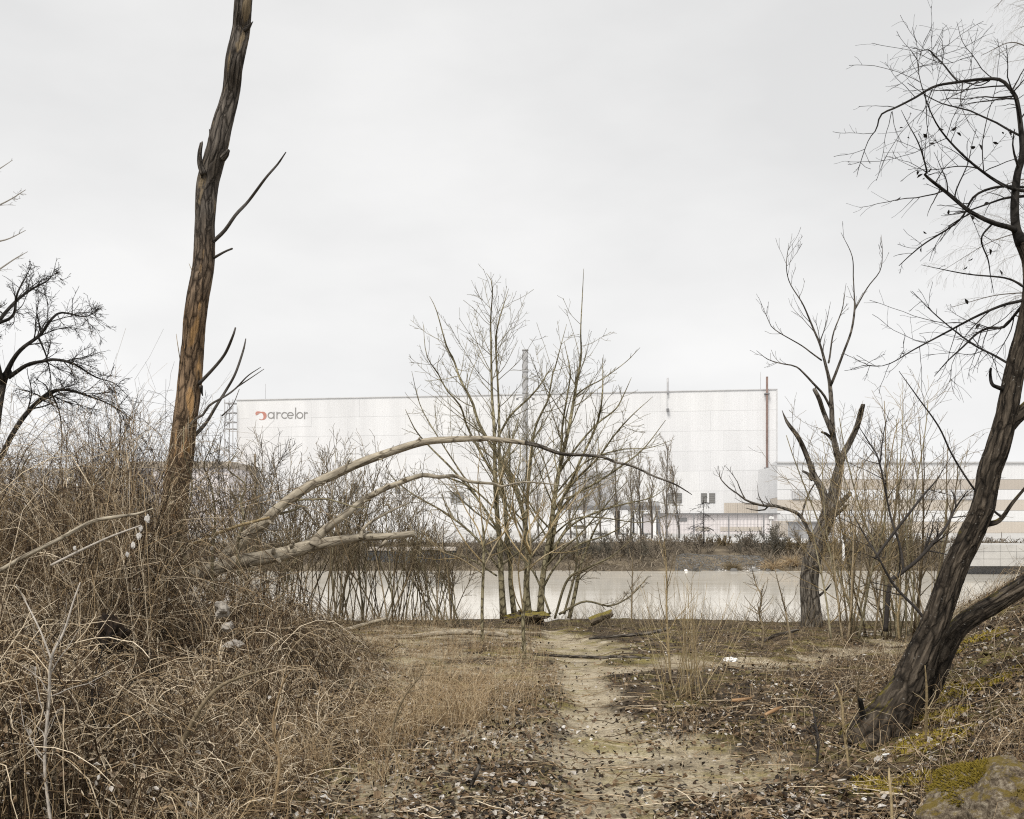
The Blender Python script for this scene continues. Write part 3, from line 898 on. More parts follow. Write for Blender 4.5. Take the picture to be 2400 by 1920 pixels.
# --- loading canopy with columns and a dark clad bay, chimney
Dc = 92.0
can = empty('loading_canopy', (pt(1420, 0, Dc)[0], Dc, 0.25), 'dark loading canopy on columns in front of the white hall', 'canopy')
cx0, cx1 = pt(1305, 0, Dc)[0], pt(1545, 0, Dc)[0]
zt_, zb_ = pt(0, 1168, Dc)[2], pt(0, 1196, Dc)[2]
box_part('canopy_roof', can, (cx0, cx1, Dc, Dc + 8, zb_ + .35, zt_ - .3), M_GREY)
box_part('canopy_edge', can, (cx0 - .1, cx1 + .1, Dc - .1, Dc - .003, zb_, zb_ + .4), M_DGREY)
V, Q = rib_sheet(pt(1352, 0, Dc)[0], pt(1442, 0, Dc)[0], zt_ - .28, pt(0, 1102, Dc)[2], 0.3, 0.06); V[:, 1] += Dc + 1
link('dark_cladding', make_mesh('dark_cladding', V, Q, None, M_STEEL, False), can)
box_part('bay_body', can, (pt(1352, 0, Dc)[0], pt(1442, 0, Dc)[0], Dc + 1.05, Dc + 7, zt_ - .28, pt(0, 1103, Dc)[2]), M_DGREY)
for u_ in (1316, 1380, 1437, 1478, 1500, 1534):
    x = pt(u_, 0, Dc)[0]
    box_part('column', can, (x - .18, x + .18, Dc + .2, Dc + .56, 0.25, zb_ - .002), M_WHITEPAINT)
for (u0, u1) in ((1440, 1453), (1474, 1487), (1493, 1508), (1532, 1548)):
    box_part('shaded_gap', can, (pt(u0, 0, Dc + 5)[0], pt(u1, 0, Dc + 5)[0], Dc + 5, Dc + 5.2, 0.25, zb_), M_DGREY)  # dark grey boxes stand in for the shaded gaps behind the columns
box_part('yellow_barrier', can, (pt(1345, 0, Dc + 3)[0], pt(1372, 0, Dc + 3)[0], Dc + 3, Dc + 3.1, pt(0, 1240, Dc + 3)[2], pt(0, 1231, Dc + 3)[2]), M_BEIGE)

Dh = 86.0
chim = empty('steel_chimney', (pt(1230, 0, Dh)[0], Dh, 0.25), 'slender grey steel chimney with spiral strakes and two floodlights', 'chimney')
cp = pt(1231, 0, Dh)
P = np.array([[cp[0], Dh, z] for z in np.linspace(0.25, pt(0, 820, Dh)[2], 24)])
link('shaft', limb_mesh('shaft', P, np.linspace(0.25, 0.225, 24), M_GREY, 20), chim)
for vv in (821, 871, 921, 1000, 1080):
    z = pt(0, vv, Dh)[2]
    link('ring', limb_mesh('ring', np.array([[cp[0], Dh, z - .06], [cp[0], Dh, z], [cp[0], Dh, z + .06]]), np.array([0.27, 0.275, 0.27]), M_GREY, 20), chim)
for ph in (0, 2.1, 4.2):
    zz = np.linspace(pt(0, 915, Dh)[2], pt(0, 826, Dh)[2], 40)
    a = ph + (zz - zz[0]) * 2.6
    P = np.stack([cp[0] + 0.245 * np.cos(a), Dh + 0.245 * np.sin(a), zz], 1)
    link('strake', limb_mesh('strake', P, np.full(40, 0.035), M_GREY, 5, ref=(0, 0, 1)), chim)
z = pt(0, 934, Dh)[2]
box_part('lamp_arm', chim, (cp[0] - 0.62, cp[0] + 0.62, Dh - 0.33, Dh - 0.26, z, z + 0.06), M_GREY)
for s in (-0.66, 0.66):
    box_part('floodlight', chim, (cp[0] + s - .1, cp[0] + s + .1, Dh - .45, Dh - .2, z - .17, z - .004), M_DGREY)

# --- left: low dark hall and a brown-roofed shed far away
Dl = 112.0
lf = empty('dark_hall', (pt(0, 0, Dl)[0], Dl, 0.25), 'low dark blue-grey hall with a ribbed roof edge far left', 'factory building')
lx0, lx1 = pt(-400, 0, Dl)[0], pt(305, 0, Dl)[0]
lz = pt(0, 1098, Dl)[2]
box_part('hall_body', lf, (lx0, lx1, Dl, Dl + 25, 0.25, lz - .9), M_GREY)
box_part('roof', lf, (lx0, lx1, Dl + .1, Dl + 25, lz - .9 + .002, lz), M_DGREY)
for q in range(40):
    x = lx0 + (lx1 - lx0) * (q + .3) / 40
    box_part('roof_rib', lf, (x, x + .3, Dl - .02, Dl + .09, lz - .88, lz + .06), M_STEEL)
box_part('band', lf, (lx0, lx1, Dl - .08, Dl - .003, lz - 1.9, lz - 1.2), M_WHITE[3])
Db = 118.0
bs = empty('brown_shed', (pt(430, 0, Db)[0], Db, 0.25), 'far pale shed with a brown flat roof behind the broken trunk', 'building')
bx0, bx1 = pt(312, 0, Db)[0], pt(536, 0, Db)[0]
box_part('shed_wall', bs, (bx0, bx1, Db, Db + 15, .25, pt(0, 1096, Db)[2]), M_PINK)
box_part('shed_roof', bs, (bx0 - .3, bx1 + .3, Db - .4, Db + 15, pt(0, 1096, Db)[2] + .002, pt(0, 1082, Db)[2]), flat_mat('roof_brown', (0.4, 0.35, 0.29), 0.8, 0.2))

# --- posts, rail, fence, wall
post = empty('timber_post', pt(598, 1200, 70) * [1, 1, 0] + [0, 0, .25], 'tall plain timber post left of the fallen arching limb', 'post')
x, y, z1 = pt(598, 1065, 70)
box_part('shaft', post, (x - .065, x + .065, y - .06, y + .06, .2, z1), M_WOODPOST)
box_part('cap', post, (x - .08, x + .08, y - .075, y + .075, z1 + .002, z1 + .03), M_WOODPOST)
lat = empty('lattice_mast', pt(657, 1200, 78) * [1, 1, 0] + [0, 0, .25], 'short steel lattice mast behind the fallen limb', 'mast')
x, y, z1 = pt(657, 1136, 78)
for s in (-.16, .16):
    box_part('leg', lat, (x + s - .04, x + s + .04, y - .04, y + .04, .2, z1), M_GREY)
for k in range(8):
    z = .4 + (z1 - .6) * k / 8
    V, Q = box_v(x - .118, x + .118, y - .02, y + .02, z, z + .05)
    V[:, 2] += (V[:, 0] - x) * (1 if k % 2 else -1) * 1.2
    link('brace', make_mesh('brace', V, Q, None, M_GREY, False), lat)
rail = empty('pipe_rail', pt(820, 1200, 84) * [1, 1, 0] + [0, 0, .25], 'thin horizontal pipe on posts below the two small left windows', 'pipe')
xa, xb, z = pt(612, 0, 84)[0], pt(1075, 0, 84)[0], pt(0, 1167, 84)[2]
link('pipe', limb_mesh('pipe', np.array([[q, 84, z] for q in np.linspace(xa, xb, 6)]), np.full(6, .05), M_GREY, 8), rail)
for q in np.linspace(xa + .3, xb - .3, 7):
    box_part('support', rail, (q - .04, q + .04, 84.06, 84.14, .2, z + .02), M_GREY)

# concrete plinth and wire mesh fence on top of the far bank
Df = 63.0
kx0, kx1 = pt(1150, 0, Df)[0], pt(2050, 0, Df)[0]
pl = empty('bank_wall', (kx0, Df, 0.1), 'low white concrete wall along the top of the far bank', 'wall')
nb_ = 12
for k in range(nb_):
    box_part('wall_block', pl, (kx0 + (kx1 - kx0) * k / nb_, kx0 + (kx1 - kx0) * (k + 1) / nb_ - .02, Df, Df + .3, -0.1, 0.5 + .02 * (k % 3 == 1)), M_WHITEPAINT)
fe = empty('mesh_fence', (pt(1540, 0, Df)[0], Df + .15, .36), 'grey welded wire fence on the far bank before the pale annex', 'fence')
fx0, fx1 = pt(1545, 0, Df)[0], pt(2120, 0, Df)[0]
fz0, fz1 = .36, pt(0, 1205, Df)[2]
npan = 7
M_WIRE = flat_mat('wire_grey', (0.27, 0.27, 0.28), 0.5, 0.1)
for k in range(npan + 1):
    x = fx0 + (fx1 - fx0) * k / npan
    box_part('fence_post', fe, (x - .03, x + .03, Df + .12, Df + .18, fz0 - .3, fz1 + .05), M_WIRE)
for k in range(npan):
    xa, xb = fx0 + (fx1 - fx0) * k / npan + .04, fx0 + (fx1 - fx0) * (k + 1) / npan - .04
    bgx = Bag()
    for q in np.arange(xa, xb, .085):
        V, Q = box_v(q, q + .012, Df + .105, Df + .112, fz0, fz1); bgx.add(V, Q)
    for q in np.linspace(fz0 + .03, fz1 - .03, 6):
        V, Q = box_v(xa, xb, Df + .113, Df + .12, q, q + .014); bgx.add(V, Q)
    o = link('mesh_panel', bgx.mesh('mesh_panel', M_WIRE, False), fe)
    o['kind'] = 'stuff'

Dq = 50.0
qw = empty('outfall_block', pt(2330, 0, Dq) * [1, 1, 0] + [0, 0, -1], 'pale concrete outfall block over dark water behind the leaning tree', 'concrete block')
x0, x1 = pt(2268, 0, Dq)[0], pt(2460, 0, Dq)[0]
for r in range(3):
    for k in range(5):
        za, zb = pt(0, 1327 - 17 * r, Dq)[2], pt(0, 1327 - 17 * (r + 1), Dq)[2] - .012
        xa = x0 + (x1 - x0) * k / 5
        box_part('concrete_slab', qw, (xa, xa + (x1 - x0) / 5 - .015, Dq + .01 * ((r + k) % 2), Dq + 3, za, zb), M_CONC)
box_part('pier', qw, (x0 + .1, x1 - .1, Dq + .8, Dq + 3, -1.6, pt(0, 1327, Dq)[2] - .003), M_DGREY)
mk = empty('marker_post', pt(1977, 1340, 55.5) * [1, 1, 0] + [0, 0, -.5], 'thin white marker post on the far bank right of the dead tree', 'post')
x, y, z1 = pt(1977, 1265, 55.5)
box_part('shaft', mk, (x - .06, x + .06, y - .05, y + .05, -1, z1), M_WHITEPAINT)
box_part('cap', mk, (x - .05, x + .05, y - .04, y + .04, z1 + .002, z1 + .03), M_WHITEPAINT)
Dw = 56.0
dw = empty('quay_wall', pt(950, 0, Dw) * [1, 1, 0] + [0, 0, -1], 'dark stained quay wall across the river behind the tree clump', 'wall')
x0, x1 = pt(860, 0, Dw)[0], pt(1070, 0, Dw)[0]
for k in range(8):
    box_part('quay_panel', dw, (x0 + (x1 - x0) * k / 8, x0 + (x1 - x0) * (k + 1) / 8 - .03, Dw - .6 + .02 * (k % 2), Dw + 1, -1.3, pt(0, 1290, Dw)[2]), flat_mat('quay_dark', (0.09, 0.1, 0.11), .8, .4, 1) if k == 0 else bpy.data.materials['quay_dark'])
box_part('coping', dw, (x0, x1, Dw - .66, Dw + 1.1, pt(0, 1290, Dw)[2] + .002, pt(0, 1283, Dw)[2]), M_BEIGE2)

# ------------------------------------------------------------------ far bank plants
def stems(rng, n, x, y, z, h, spread, r, N=8, lean=0.25, wander=0.06, foot=0.15, up=0.25):
    a = rng.uniform(0, 2 * math.pi, n)
    base = np.stack([x + foot * rng.normal(size=n), y + foot * rng.normal(size=n), np.full(n, z)], 1)
    d = norm(np.stack([np.cos(a) * spread * rng.random(n) ** .6, np.sin(a) * spread * rng.random(n) ** .6, np.ones(n)], 1))
    ln = h * rng.uniform(.55, 1.0, n)
    st = (ln / (N - 1))[:, None]
    pts = [base]; cur = base
    for k in range(N - 1):
        d = norm(d + rng.normal(size=(n, 3)) * wander + np.array([0, 0, up / N]))
        cur = cur + d * st; pts.append(cur)
    rs = r * rng.uniform(.6, 1.2, n)
    return np.stack(pts, 1), rs[:, None] * np.linspace(1, .3, N)[None]

def far_bush(name, label, u, D, z, h, wd, seed, mat, n=14, k=420, cat='bush', group=None):
    rng = np.random.default_rng(seed)
    x = (u - 1200) / F * D
    b = Bag()
    P, R = stems(rng, n, x, D, z - .1, h, wd, .02, foot=.5 * wd * h)
    b.tube(P, R, 3)
    P2, R2 = sprout(P, R, k, (.1, 1), (15, 60), (.25, .6), 5, .3, .15, .5, rng, rmin=.011)
    b.tube(P2, R2, 3)
    P3, R3 = sprout(P2, R2, int(k * 1.5), (.1, 1), (20, 60), (.3, .7), 3, .2, .2, .6, rng, rmin=.013)
    b.tube(P3, R3, 3)
    o = link(name, b.mesh(name, mat))
    o.location = (0, 0, 0)
    return tag(o, label, cat, group)

M_FB = [M_TWIGFAR, tint_mat('bush_dark', [(0, (0.07, 0.065, 0.053)), (1, (0.2, 0.18, 0.145))]), tint_mat('bush_tan', [(0, (0.11, 0.085, 0.05)), (1, (0.30, 0.235, 0.14))])]
GB = 'bushes along the far bank'
fb = [  # u, D, h, spread, mat, label
    (1120, 57, 2.0, 1.0, 0, 'grey-brown bare bush on far bank left of the clump trunks'),
    (1210, 57, 2.2, 1.0, 1, 'dark bare bush on far bank straight behind the clump trunks'),
    (1290, 56.5, 2.1, 1.0, 0, 'brown bare bush on far bank just right of the clump trunks'),
    (1365, 56.5, 2.2, 1.1, 1, 'tangled bush on far bank below the loading canopy'),
    (1435, 56.5, 2.2, 1.1, 1, 'dark bush on far bank below the dark clad bay'),
    (1500, 56.5, 2.0, 1.0, 0, 'brown bush on far bank left of the grey rubble slip'),
    (1560, 58, 1.6, 1.1, 0, 'low bush on far bank at the left end of the wire fence'),
    (1625, 61, 1.3, 1.2, 0, 'low grey-brown bush on far bank above the rubble, left one'),
    (1690, 61.5, 1.2, 1.2, 2, 'low tan bush on far bank above the middle of the rubble'),
    (1750, 61, 1.2, 1.2, 0, 'low brown bush on far bank above the right end of rubble'),
    (1806, 58, 2.1, .9, 1, 'dark dense bush on far bank right of the rubble slip'),
    (1850, 58, 2.3, 1.0, 2, 'tan rounded bush on far bank left of the dead tree trunk'),
    (1935, 57, 2.1, 1.0, 2, 'tan bush on far bank right behind the dead tree trunk'),
    (2010, 57, 2.2, 1.0, 0, 'brown bush on far bank right of the white marker post'),
    (2090, 57, 2.4, 1.0, 1, 'dark bush on far bank behind the sapling thicket'),
    (2170, 56, 2.3, 1.0, 0, 'brown bush on far bank left of the leaning trunk'),
    (2290, 53, 2.6, .8, 1, 'bare bush on far bank above the concrete outfall block'),
    (820, 58, 2.2, 1.1, 0, 'bare bush on far bank left of the dark quay wall'),
    (720, 57, 2.2, 1.1, 0, 'bare bush on far bank behind the fork of the fallen tree'),
    (610, 57, 2.3, 1.1, 1, 'dark bush on far bank behind the arching limb foot'),
]
for k, (u, D, h, s, mi, lab) in enumerate(fb):
    far_bush('bare_bush', lab, u, D, float(gz((u - 1200) / F * D, D)), h * np.random.default_rng(k).uniform(.4, .85), s, 100 + k, M_FB[mi], 24, 360, 'bush', GB)
# undergrowth along the far waterline
rng = np.random.default_rng(606)
n = 9500
uu = rng.uniform(380, 2450, n); DD = rng.uniform(53.2, 62.5, n)
gap = (uu > 1560) & (uu < 1800) & (np.abs(uu - 1690) < np.interp(DD, [53, 56.5, 58], [120, 100, 20]))
uu, DD = uu[~gap], DD[~gap]; n = len(uu)
xx = (uu - 1200) / F * DD
hh = rng.uniform(.15, .52, n) * (.7 + .7 * np.clip(fbm(xx * .35, DD * .35, 2., 3) + .4, 0, 1.2)) * np.interp(DD, [53.2, 57, 62.5], [1, 1, .7])
az = rng.uniform(0, 6.28, n); tt_ = np.linspace(0, 1, 4)[None]
P = np.stack([xx[:, None] + np.cos(az)[:, None] * hh[:, None] * tt_ * .6, DD[:, None] + np.sin(az)[:, None] * hh[:, None] * tt_ * .6, gz(xx, DD)[:, None] + hh[:, None] * tt_ * (1.1 - .3 * tt_)], -1) + np.cumsum(rng.normal(size=(n, 4, 3)) * .05, axis=1)
b = Bag(); b.tube(P, rng.uniform(.015, .03, n)[:, None] * np.linspace(1, .5, 4)[None], 3, tint=np.clip(rng.normal(.4, .22, n) + .5 * fbm(xx * .2, DD * .3, 8., 3), 0, 1))
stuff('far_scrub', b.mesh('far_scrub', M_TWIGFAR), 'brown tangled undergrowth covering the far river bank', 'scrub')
# tall thin trees on the far bank
GT = 'thin bare trees on the far bank'
ft = [(1262, 68, 1060, 'thin bare tree on far bank at the right edge of clump'),
      (1338, 67, 1085, 'thin bare tree on far bank left of the dark clad bay'),
      (1372, 66, 1062, 'thin bare tree on far bank before the dark clad bay, left'),
      (1408, 65, 1075, 'thin bare tree on far bank before the dark clad bay, right'),
      (1446, 66, 1040, 'thin bare tree on far bank at the right edge of dark bay'),
      (1478, 65, 1070, 'thin bare tree on far bank before the canopy columns'),
      (1502, 66, 1060, 'thin bare tree on far bank before the canopy right columns'),
      (1528, 64, 1092, 'thin bare tree on far bank at the canopy right end'),
      (1562, 65, 1046, 'tall twiggy tree on far bank below the arching limb tip'),
      (1592, 66, 1098, 'thin bare tree on far bank in front of the third window')]
for k, (u, D, vt, lab) in enumerate(ft):
    rng = np.random.default_rng(300 + k)
    x = (u - 1200) / F * D
    z0 = float(gz(x, D)) - .1
    h = pt(0, vt, D)[2] - z0
    tr = empty('thin_tree', (x, D, z0), lab, 'tree', GT)
    zz = np.linspace(0, 1, 10)
    P = np.stack([x + .25 * np.cumsum(rng.normal(size=10)) * .3 * zz, D + .1 * rng.normal(size=10) * zz, z0 + h * zz], 1)
    R = np.linspace(.075, .012, 10)
    link('trunk', limb_mesh('trunk', P, R, M_TWIGGREY, 6, tint=.8), tr)
    b = Bag()
    P1, R1 = sprout(P[None], R[None], 44, (.12, 1), (14, 32), (.22, .42), 7, .5, .07, .5, rng, rmin=.009, shrink=.6)
    b.tube(P1, R1, 3)
    P2, R2 = sprout(P1, R1, 260, (.1, 1), (15, 40), (.3, .6), 5, .4, .12, .6, rng, rmin=.008)
    b.tube(P2, R2, 3)
    o = link('crown', b.mesh('crown', M_TWIGFAR), tr)
    o['kind'] = 'stuff'
# dark drooping conifer-like sapling near the fence
rng = np.random.default_rng(77)
x, D = (1650 - 1200) / F * 61, 61.0
cf = empty('drooping_sapling', (x, D, .1), 'dark drooping sapling on far bank left of the wire fence', 'tree')
P = np.stack([x + np.linspace(0, -.02, 8), np.full(8, D), np.linspace(.0, pt(0, 1165, D)[2], 8)], 1)
link('trunk', limb_mesh('trunk', P, np.linspace(.05, .01, 8), M_TWIGDARK, 6), cf)
b = Bag()
P1, R1 = sprout(P[None], np.linspace(.05, .01, 8)[None], 26, (.3, 1), (60, 95), (.35, .6), 7, -.9, .08, .5, rng, rmin=.01)
b.tube(P1, R1, 3)
P2, R2 = sprout(P1, R1, 160, (.1, 1), (25, 60), (.3, .5), 5, -.4, .1, .6, rng, rmin=.007)
b.tube(P2, R2, 3)
link('crown', b.mesh('crown', M_TWIGDARK), cf)['kind'] = 'stuff'
# rubble slip and pieces
M_RUB = tint_mat('rubble_stone', [(0, (0.08, 0.078, 0.075)), (0.7, (0.2, 0.195, 0.185)), (1, (0.62, 0.605, 0.58))], mottled=.2, nscale=3)
def rocks(rng, xs_, ys_, zs_, rs_, flat=.55):
    V0 = np.array([[-1, -1, -1], [1, -1, -1], [1, 1, -1], [-1, 1, -1], [-.6, -.6, 1], [.6, -.6, 1], [.6, .6, 1], [-.6, .6, 1]], float) * .6
    Q0 = np.array([[0, 3, 2, 1], [4, 5, 6, 7], [0, 1, 5, 4], [1, 2, 6, 5], [2, 3, 7, 6], [3, 0, 4, 7]])
    n = len(xs_)
    V = V0[None] + rng.normal(size=(n, 8, 3)) * .2
    a = rng.uniform(0, 6.28, n); c, s = np.cos(a)[:, None], np.sin(a)[:, None]
    X = V[..., 0] * c - V[..., 1] * s; Y = V[..., 0] * s + V[..., 1] * c
    V = np.stack([X, Y, V[..., 2] * flat], -1) * np.asarray(rs_)[:, None, None] + np.stack([xs_, ys_, zs_], -1)[:, None]
    Q = (Q0[None] + (np.arange(n) * 8)[:, None, None]).reshape(-1, 4)
    return V.reshape(-1, 3), Q, np.repeat(rng.random(n), 8)
rng = np.random.default_rng(5)
n = 2400
uu = rng.uniform(1580, 1795, n); DD = rng.uniform(53.3, 57.5, n)
uu = 1690 + (uu - 1690) * np.interp(DD, [53, 56, 60], [1.0, .95, .55])
xx = (uu - 1200) / F * DD
rv, rq, rt = rocks(rng, xx, DD, gz(xx, DD) + .0, rng.uniform(.02, .075, n))
rt = np.clip(rt * .75 + np.repeat(.55 * (DD < 54.6) * (np.abs(uu - 1735) < 45 + 12 * rng.normal(size=n)), 8), 0, 1)
bgx = Bag(); bgx.add(rv, rq, rt)
stuff('rubble', bgx.mesh('rubble', M_RUB, False), 'grey stone rubble slip on far bank below the wire fence', 'rubble')
GR = 'stones at the far waterline'
for k, (u, lab) in enumerate(((1632, 'pale flat stone at far waterline left of the rubble'), (1718, 'long flat stone at far waterline below the rubble'), (1765, 'dark square stone at far waterline right of the long stone'), (1800, 'small pale stone at far waterline by the tan grass tufts'), (1822, 'last stone right at far waterline before the dead trunk'))):
    D = 53.2
    x = (u - 1200) / F * D
    V, Q, T_ = rocks(rng, np.array([x]), np.array([D]), np.array([WATER_Z + .08]), np.array([.3 if k < 3 else .2]), .4)
    tag(link('waterline_stone', make_mesh('waterline_stone', V, Q, None, M_RUB, False, {'tint': np.full(8, .2 + .2 * (k % 3))})), lab, 'stone', GR)
# dry tufts at the waterline
def tuft(name, label, x, y, z, h, n, seed, mat, cat='grass tuft', group=None, spread=.55, N=5, r=.006):
    rng = np.random.default_rng(seed)
    P, R = stems(rng, n, x, y, z, h, spread, r, N, foot=.12 * h, wander=.12, up=-1.2)
    b = Bag(); b.tube(P, R, 3)
    return tag(link(name, b.mesh(name, mat)), label, cat, group)
for k, (u, D, h, lab) in enumerate(((1718, 54.0, .75, 'brown grass tuft on the rubble at the far waterline'), (1812, 53.8, .95, 'pale feathery reed tuft right of the rubble'), (1858, 54.2, .9, 'golden grass tuft beside the dead tree trunk across the river'))):
    x = (u - 1200) / F * D
    tuft('grass_tuft', lab, x, D, float(gz(x, D)), h, 240, 40 + k, M_GRASS if k else M_FB[2], 'grass tuft', 'dry tufts at the far waterline', 1.1, r=.012)
# white bird-like scrap at the waterline
V, Q, T_ = rocks(rng, np.array([(1608 - 1200) / F * 53]), np.array([53.0]), np.array([WATER_Z + .05]), np.array([.16]), .5)
tag(link('white_scrap', make_mesh('white_scrap', V, Q, None, M_PLASTIC, True)), 'small white scrap floating at the far waterline left of rubble', 'litter')

# ------------------------------------------------------------------ near vegetation: ground cover
RG = np.random.default_rng(21)
def thicket_edge(y):
    return np.interp(y, [4.5, 5.2, 6, 7, 8, 10, 12, 16, 20, 23], [-1.35, -1.3, -1.1, -.78, -.35, -.1, -.2, -1.0, -2.2, -3.5])
def thicket_h(x, y):
    tall = np.interp(y, [4.5, 6, 8, 9.5, 11, 13, 15, 17, 20, 23], [.55, .75, 1.0, 1.35, 1.95, 2.15, 1.75, 1.2, .9, .7])
    low = np.interp(y, [4.5, 6, 8, 10, 12, 14, 17, 20, 23], [.55, .7, .8, .85, .85, .75, .6, .6, .5])
    q = sstep(-.325, -.36, x / np.maximum(y, 1))       # tall growth only beyond the broken trunk, to the left
    q = np.where(y > 12.6, sstep(-.27, -.34, x / np.maximum(y, 1)), q)
    low = low * (.42 + .58 * sstep(-.10, -.31, x / np.maximum(y, 1)))
    H = low + (tall - low) * q
    e = np.clip((thicket_edge(y) - x) / np.interp(y, [5, 9, 12, 16], [1.2, 2.0, 2.6, 2.6]), 0, 1)
    hol = np.exp(-(((x + 3.0) / .8) ** 2 + ((y - 7.6) / .9) ** 2))
    return H * e ** .75 * (1 - .8 * hol) * np.clip(.85 + 1.25 * fbm(x * 1.0, y * 1.0, 5., 3), .18, 1.4)

def canes(rng, n, yr=(5.2, 15), dens=None):
    y = rng.uniform(yr[0], yr[1], n * 3)
    x = rng.uniform(-1, 0, n * 3) * (y * .58) + 0.2
    h = thicket_h(x, y)
    ok = (h > .12) & (rng.random(n * 3) < np.clip(h / 1.0, .25, 1))
    x, y, h = x[ok][:n], y[ok][:n], h[ok][:n]
    m = len(x)
    z = gz(x, y)
    N = 9
    t = np.linspace(0, 1, N)[None, :]
    az = rng.uniform(0, 2 * math.pi, m)
    Lh = rng.uniform(.3, 1.3, m) * np.clip(h, .4, 1.6)
    top = h * rng.uniform(.55, 1.08, m)
    end = rng.uniform(.0, .9, m)
    k = rng.uniform(.35, .75, m)[:, None]
    # height along the cane: up to an apex at t=k, then drooping
    hz = np.where(t < k, 1 - ((k - t) / k) ** 2, 1 - (1 - end[:, None]) * ((t - k) / (1 - k)) ** 2) * top[:, None]
    px = x[:, None] + np.cos(az)[:, None] * Lh[:, None] * t ** 1.3
    py = y[:, None] + np.sin(az)[:, None] * Lh[:, None] * t ** 1.3 * .8
    P = np.stack([px, py, z[:, None] + hz], -1)
    wob = np.cumsum(rng.normal(size=(m, N, 3)) * .022, axis=1); wob[:, 0] = 0
    P = P + wob * np.clip(h, .4, 1.2)[:, None, None]
    R = rng.uniform(.0016, .0042, m)[:, None] * np.linspace(1.1, .45, N)[None]
    return P, R
def mixed_tint(rng, P):
    n = len(P)
    k = rng.random(n)
    v = np.where(k < .5, rng.normal(.12, .12, n), np.where(k < .8, rng.normal(.6, .12, n), rng.normal(.92, .1, n)))
    return np.clip(v + .3 * fbm(P[:, 0, 0] * 1.2, P[:, 0, 1] * 1.2, P[:, 0, 2] * 1.2, 3), 0, 1)
b = Bag()
P, R = canes(RG, 5600)
R = R * np.where(RG.random(len(R)) < .03, 1.9, 1.15)[:, None]
b.tube(P, R, 3, tint=mixed_tint(RG, P))
P2, R2 = sprout(P, R, 6800, (.15, 1), (30, 85), (.12, .34), 4, 0, .28, .65, RG, rmin=.0012)
b.tube(P2, R2, 3, tint=mixed_tint(RG, P2))
# straight dead sticks lying every way through the tangle
n = 3800
y = RG.uniform(5.3, 15, n * 2); x = RG.uniform(-1, 0, n * 2) * y * .58 + .2
h = thicket_h(x, y); ok = h > .15
x, y, h = x[ok][:n], y[ok][:n], h[ok][:n]; n = len(x)
d = RG.normal(size=(n, 3)) * [1, .8, .55]; d = norm(d)
ll = RG.uniform(.2, 1.0, n) * np.clip(h, .4, 1.2); N = 4
c0 = np.stack([x, y, gz(x, y) + h * RG.uniform(.1, 1.0, n)], 1)
t = np.linspace(-.5, .5, N)
P = c0[:, None] + d[:, None] * ll[:, None, None] * t[None, :, None] + np.cumsum(RG.normal(size=(n, N, 3)) * .018, axis=1)
P[..., 2] = np.maximum(P[..., 2], gz(P[..., 0], P[..., 1]) + .01)
b.tube(P, RG.gamma(2.2, .0011, n).clip(.0012, .007)[:, None] * np.linspace(1, .55, N)[None], 3, tint=mixed_tint(RG, P))
# curling tendrils looping through it
n = 5200
y = 1 / RG.uniform(1 / 14.0, 1 / 5.4, n * 2); x = RG.uniform(-1, 0, n * 2) * y * .56 + .2
h = thicket_h(x, y); ok = h > .15
x, y, h = x[ok][:n], y[ok][:n], h[ok][:n]; n = len(x); N = 8
d = norm(RG.normal(size=(n, 3)) * [1, .8, .7]); ax = norm(np.cross(d, RG.normal(size=(n, 3))))
tot = np.radians(RG.uniform(50, 290, n)); ll = RG.uniform(.3, 1.1, n) * np.clip(h, .45, 1.1)
bx = np.cross(ax, d); an = np.linspace(0, 1, N)[None] * tot[:, None]
rad_ = (ll / tot)[:, None, None]
P = np.stack([x, y, gz(x, y) + h * RG.uniform(.25, .95, n)], 1)[:, None] + rad_ * (np.sin(an)[..., None] * d[:, None] + (1 - np.cos(an))[..., None] * bx[:, None]) + np.cumsum(RG.normal(size=(n, N, 3)) * .008, axis=1)
P[..., 2] = np.maximum(P[..., 2], gz(P[..., 0], P[..., 1]) + .01)
b.tube(P, RG.gamma(3, .0009, n).clip(.0014, .005)[:, None] * np.linspace(1, .5, N)[None], 3, tint=np.clip(mixed_tint(RG, P) + .18, 0, 1))
# thin upright stems breaking the outline
n = 900
y = RG.uniform(7.5, 15, n * 2); x = RG.uniform(-1, 0, n * 2) * y * .56
h = thicket_h(x, y); ok = h > .5
x, y, h = x[ok][:n], y[ok][:n], h[ok][:n]; n = len(x); N = 8
st_ = np.concatenate([np.zeros((n, 1, 3)), np.cumsum(norm(np.stack([RG.normal(size=(n, N - 1)) * .3, RG.normal(size=(n, N - 1)) * .3, np.ones((n, N - 1))], -1)), axis=1)], 1)
P = np.stack([x, y, gz(x, y)], 1)[:, None] + st_ * (h * RG.uniform(.8, 1.35, n) / (N - 1))[:, None, None]
R = RG.uniform(.002, .0042, n)[:, None] * np.linspace(1.1, .4, N)[None]
b.tube(P, R, 3, tint=mixed_tint(RG, P))
P2, R2 = sprout(P, R, 3800, (.3, 1), (25, 65), (.15, .35), 5, .2, .16, .6, RG, rmin=.0014)
b.tube(P2, R2, 3, tint=mixed_tint(RG, P2))
stuff('bramble_thicket', b.mesh('bramble_thicket', M_BRAMBLE), 'dense tangle of dry brown bramble canes covering the left foreground', 'brambles')
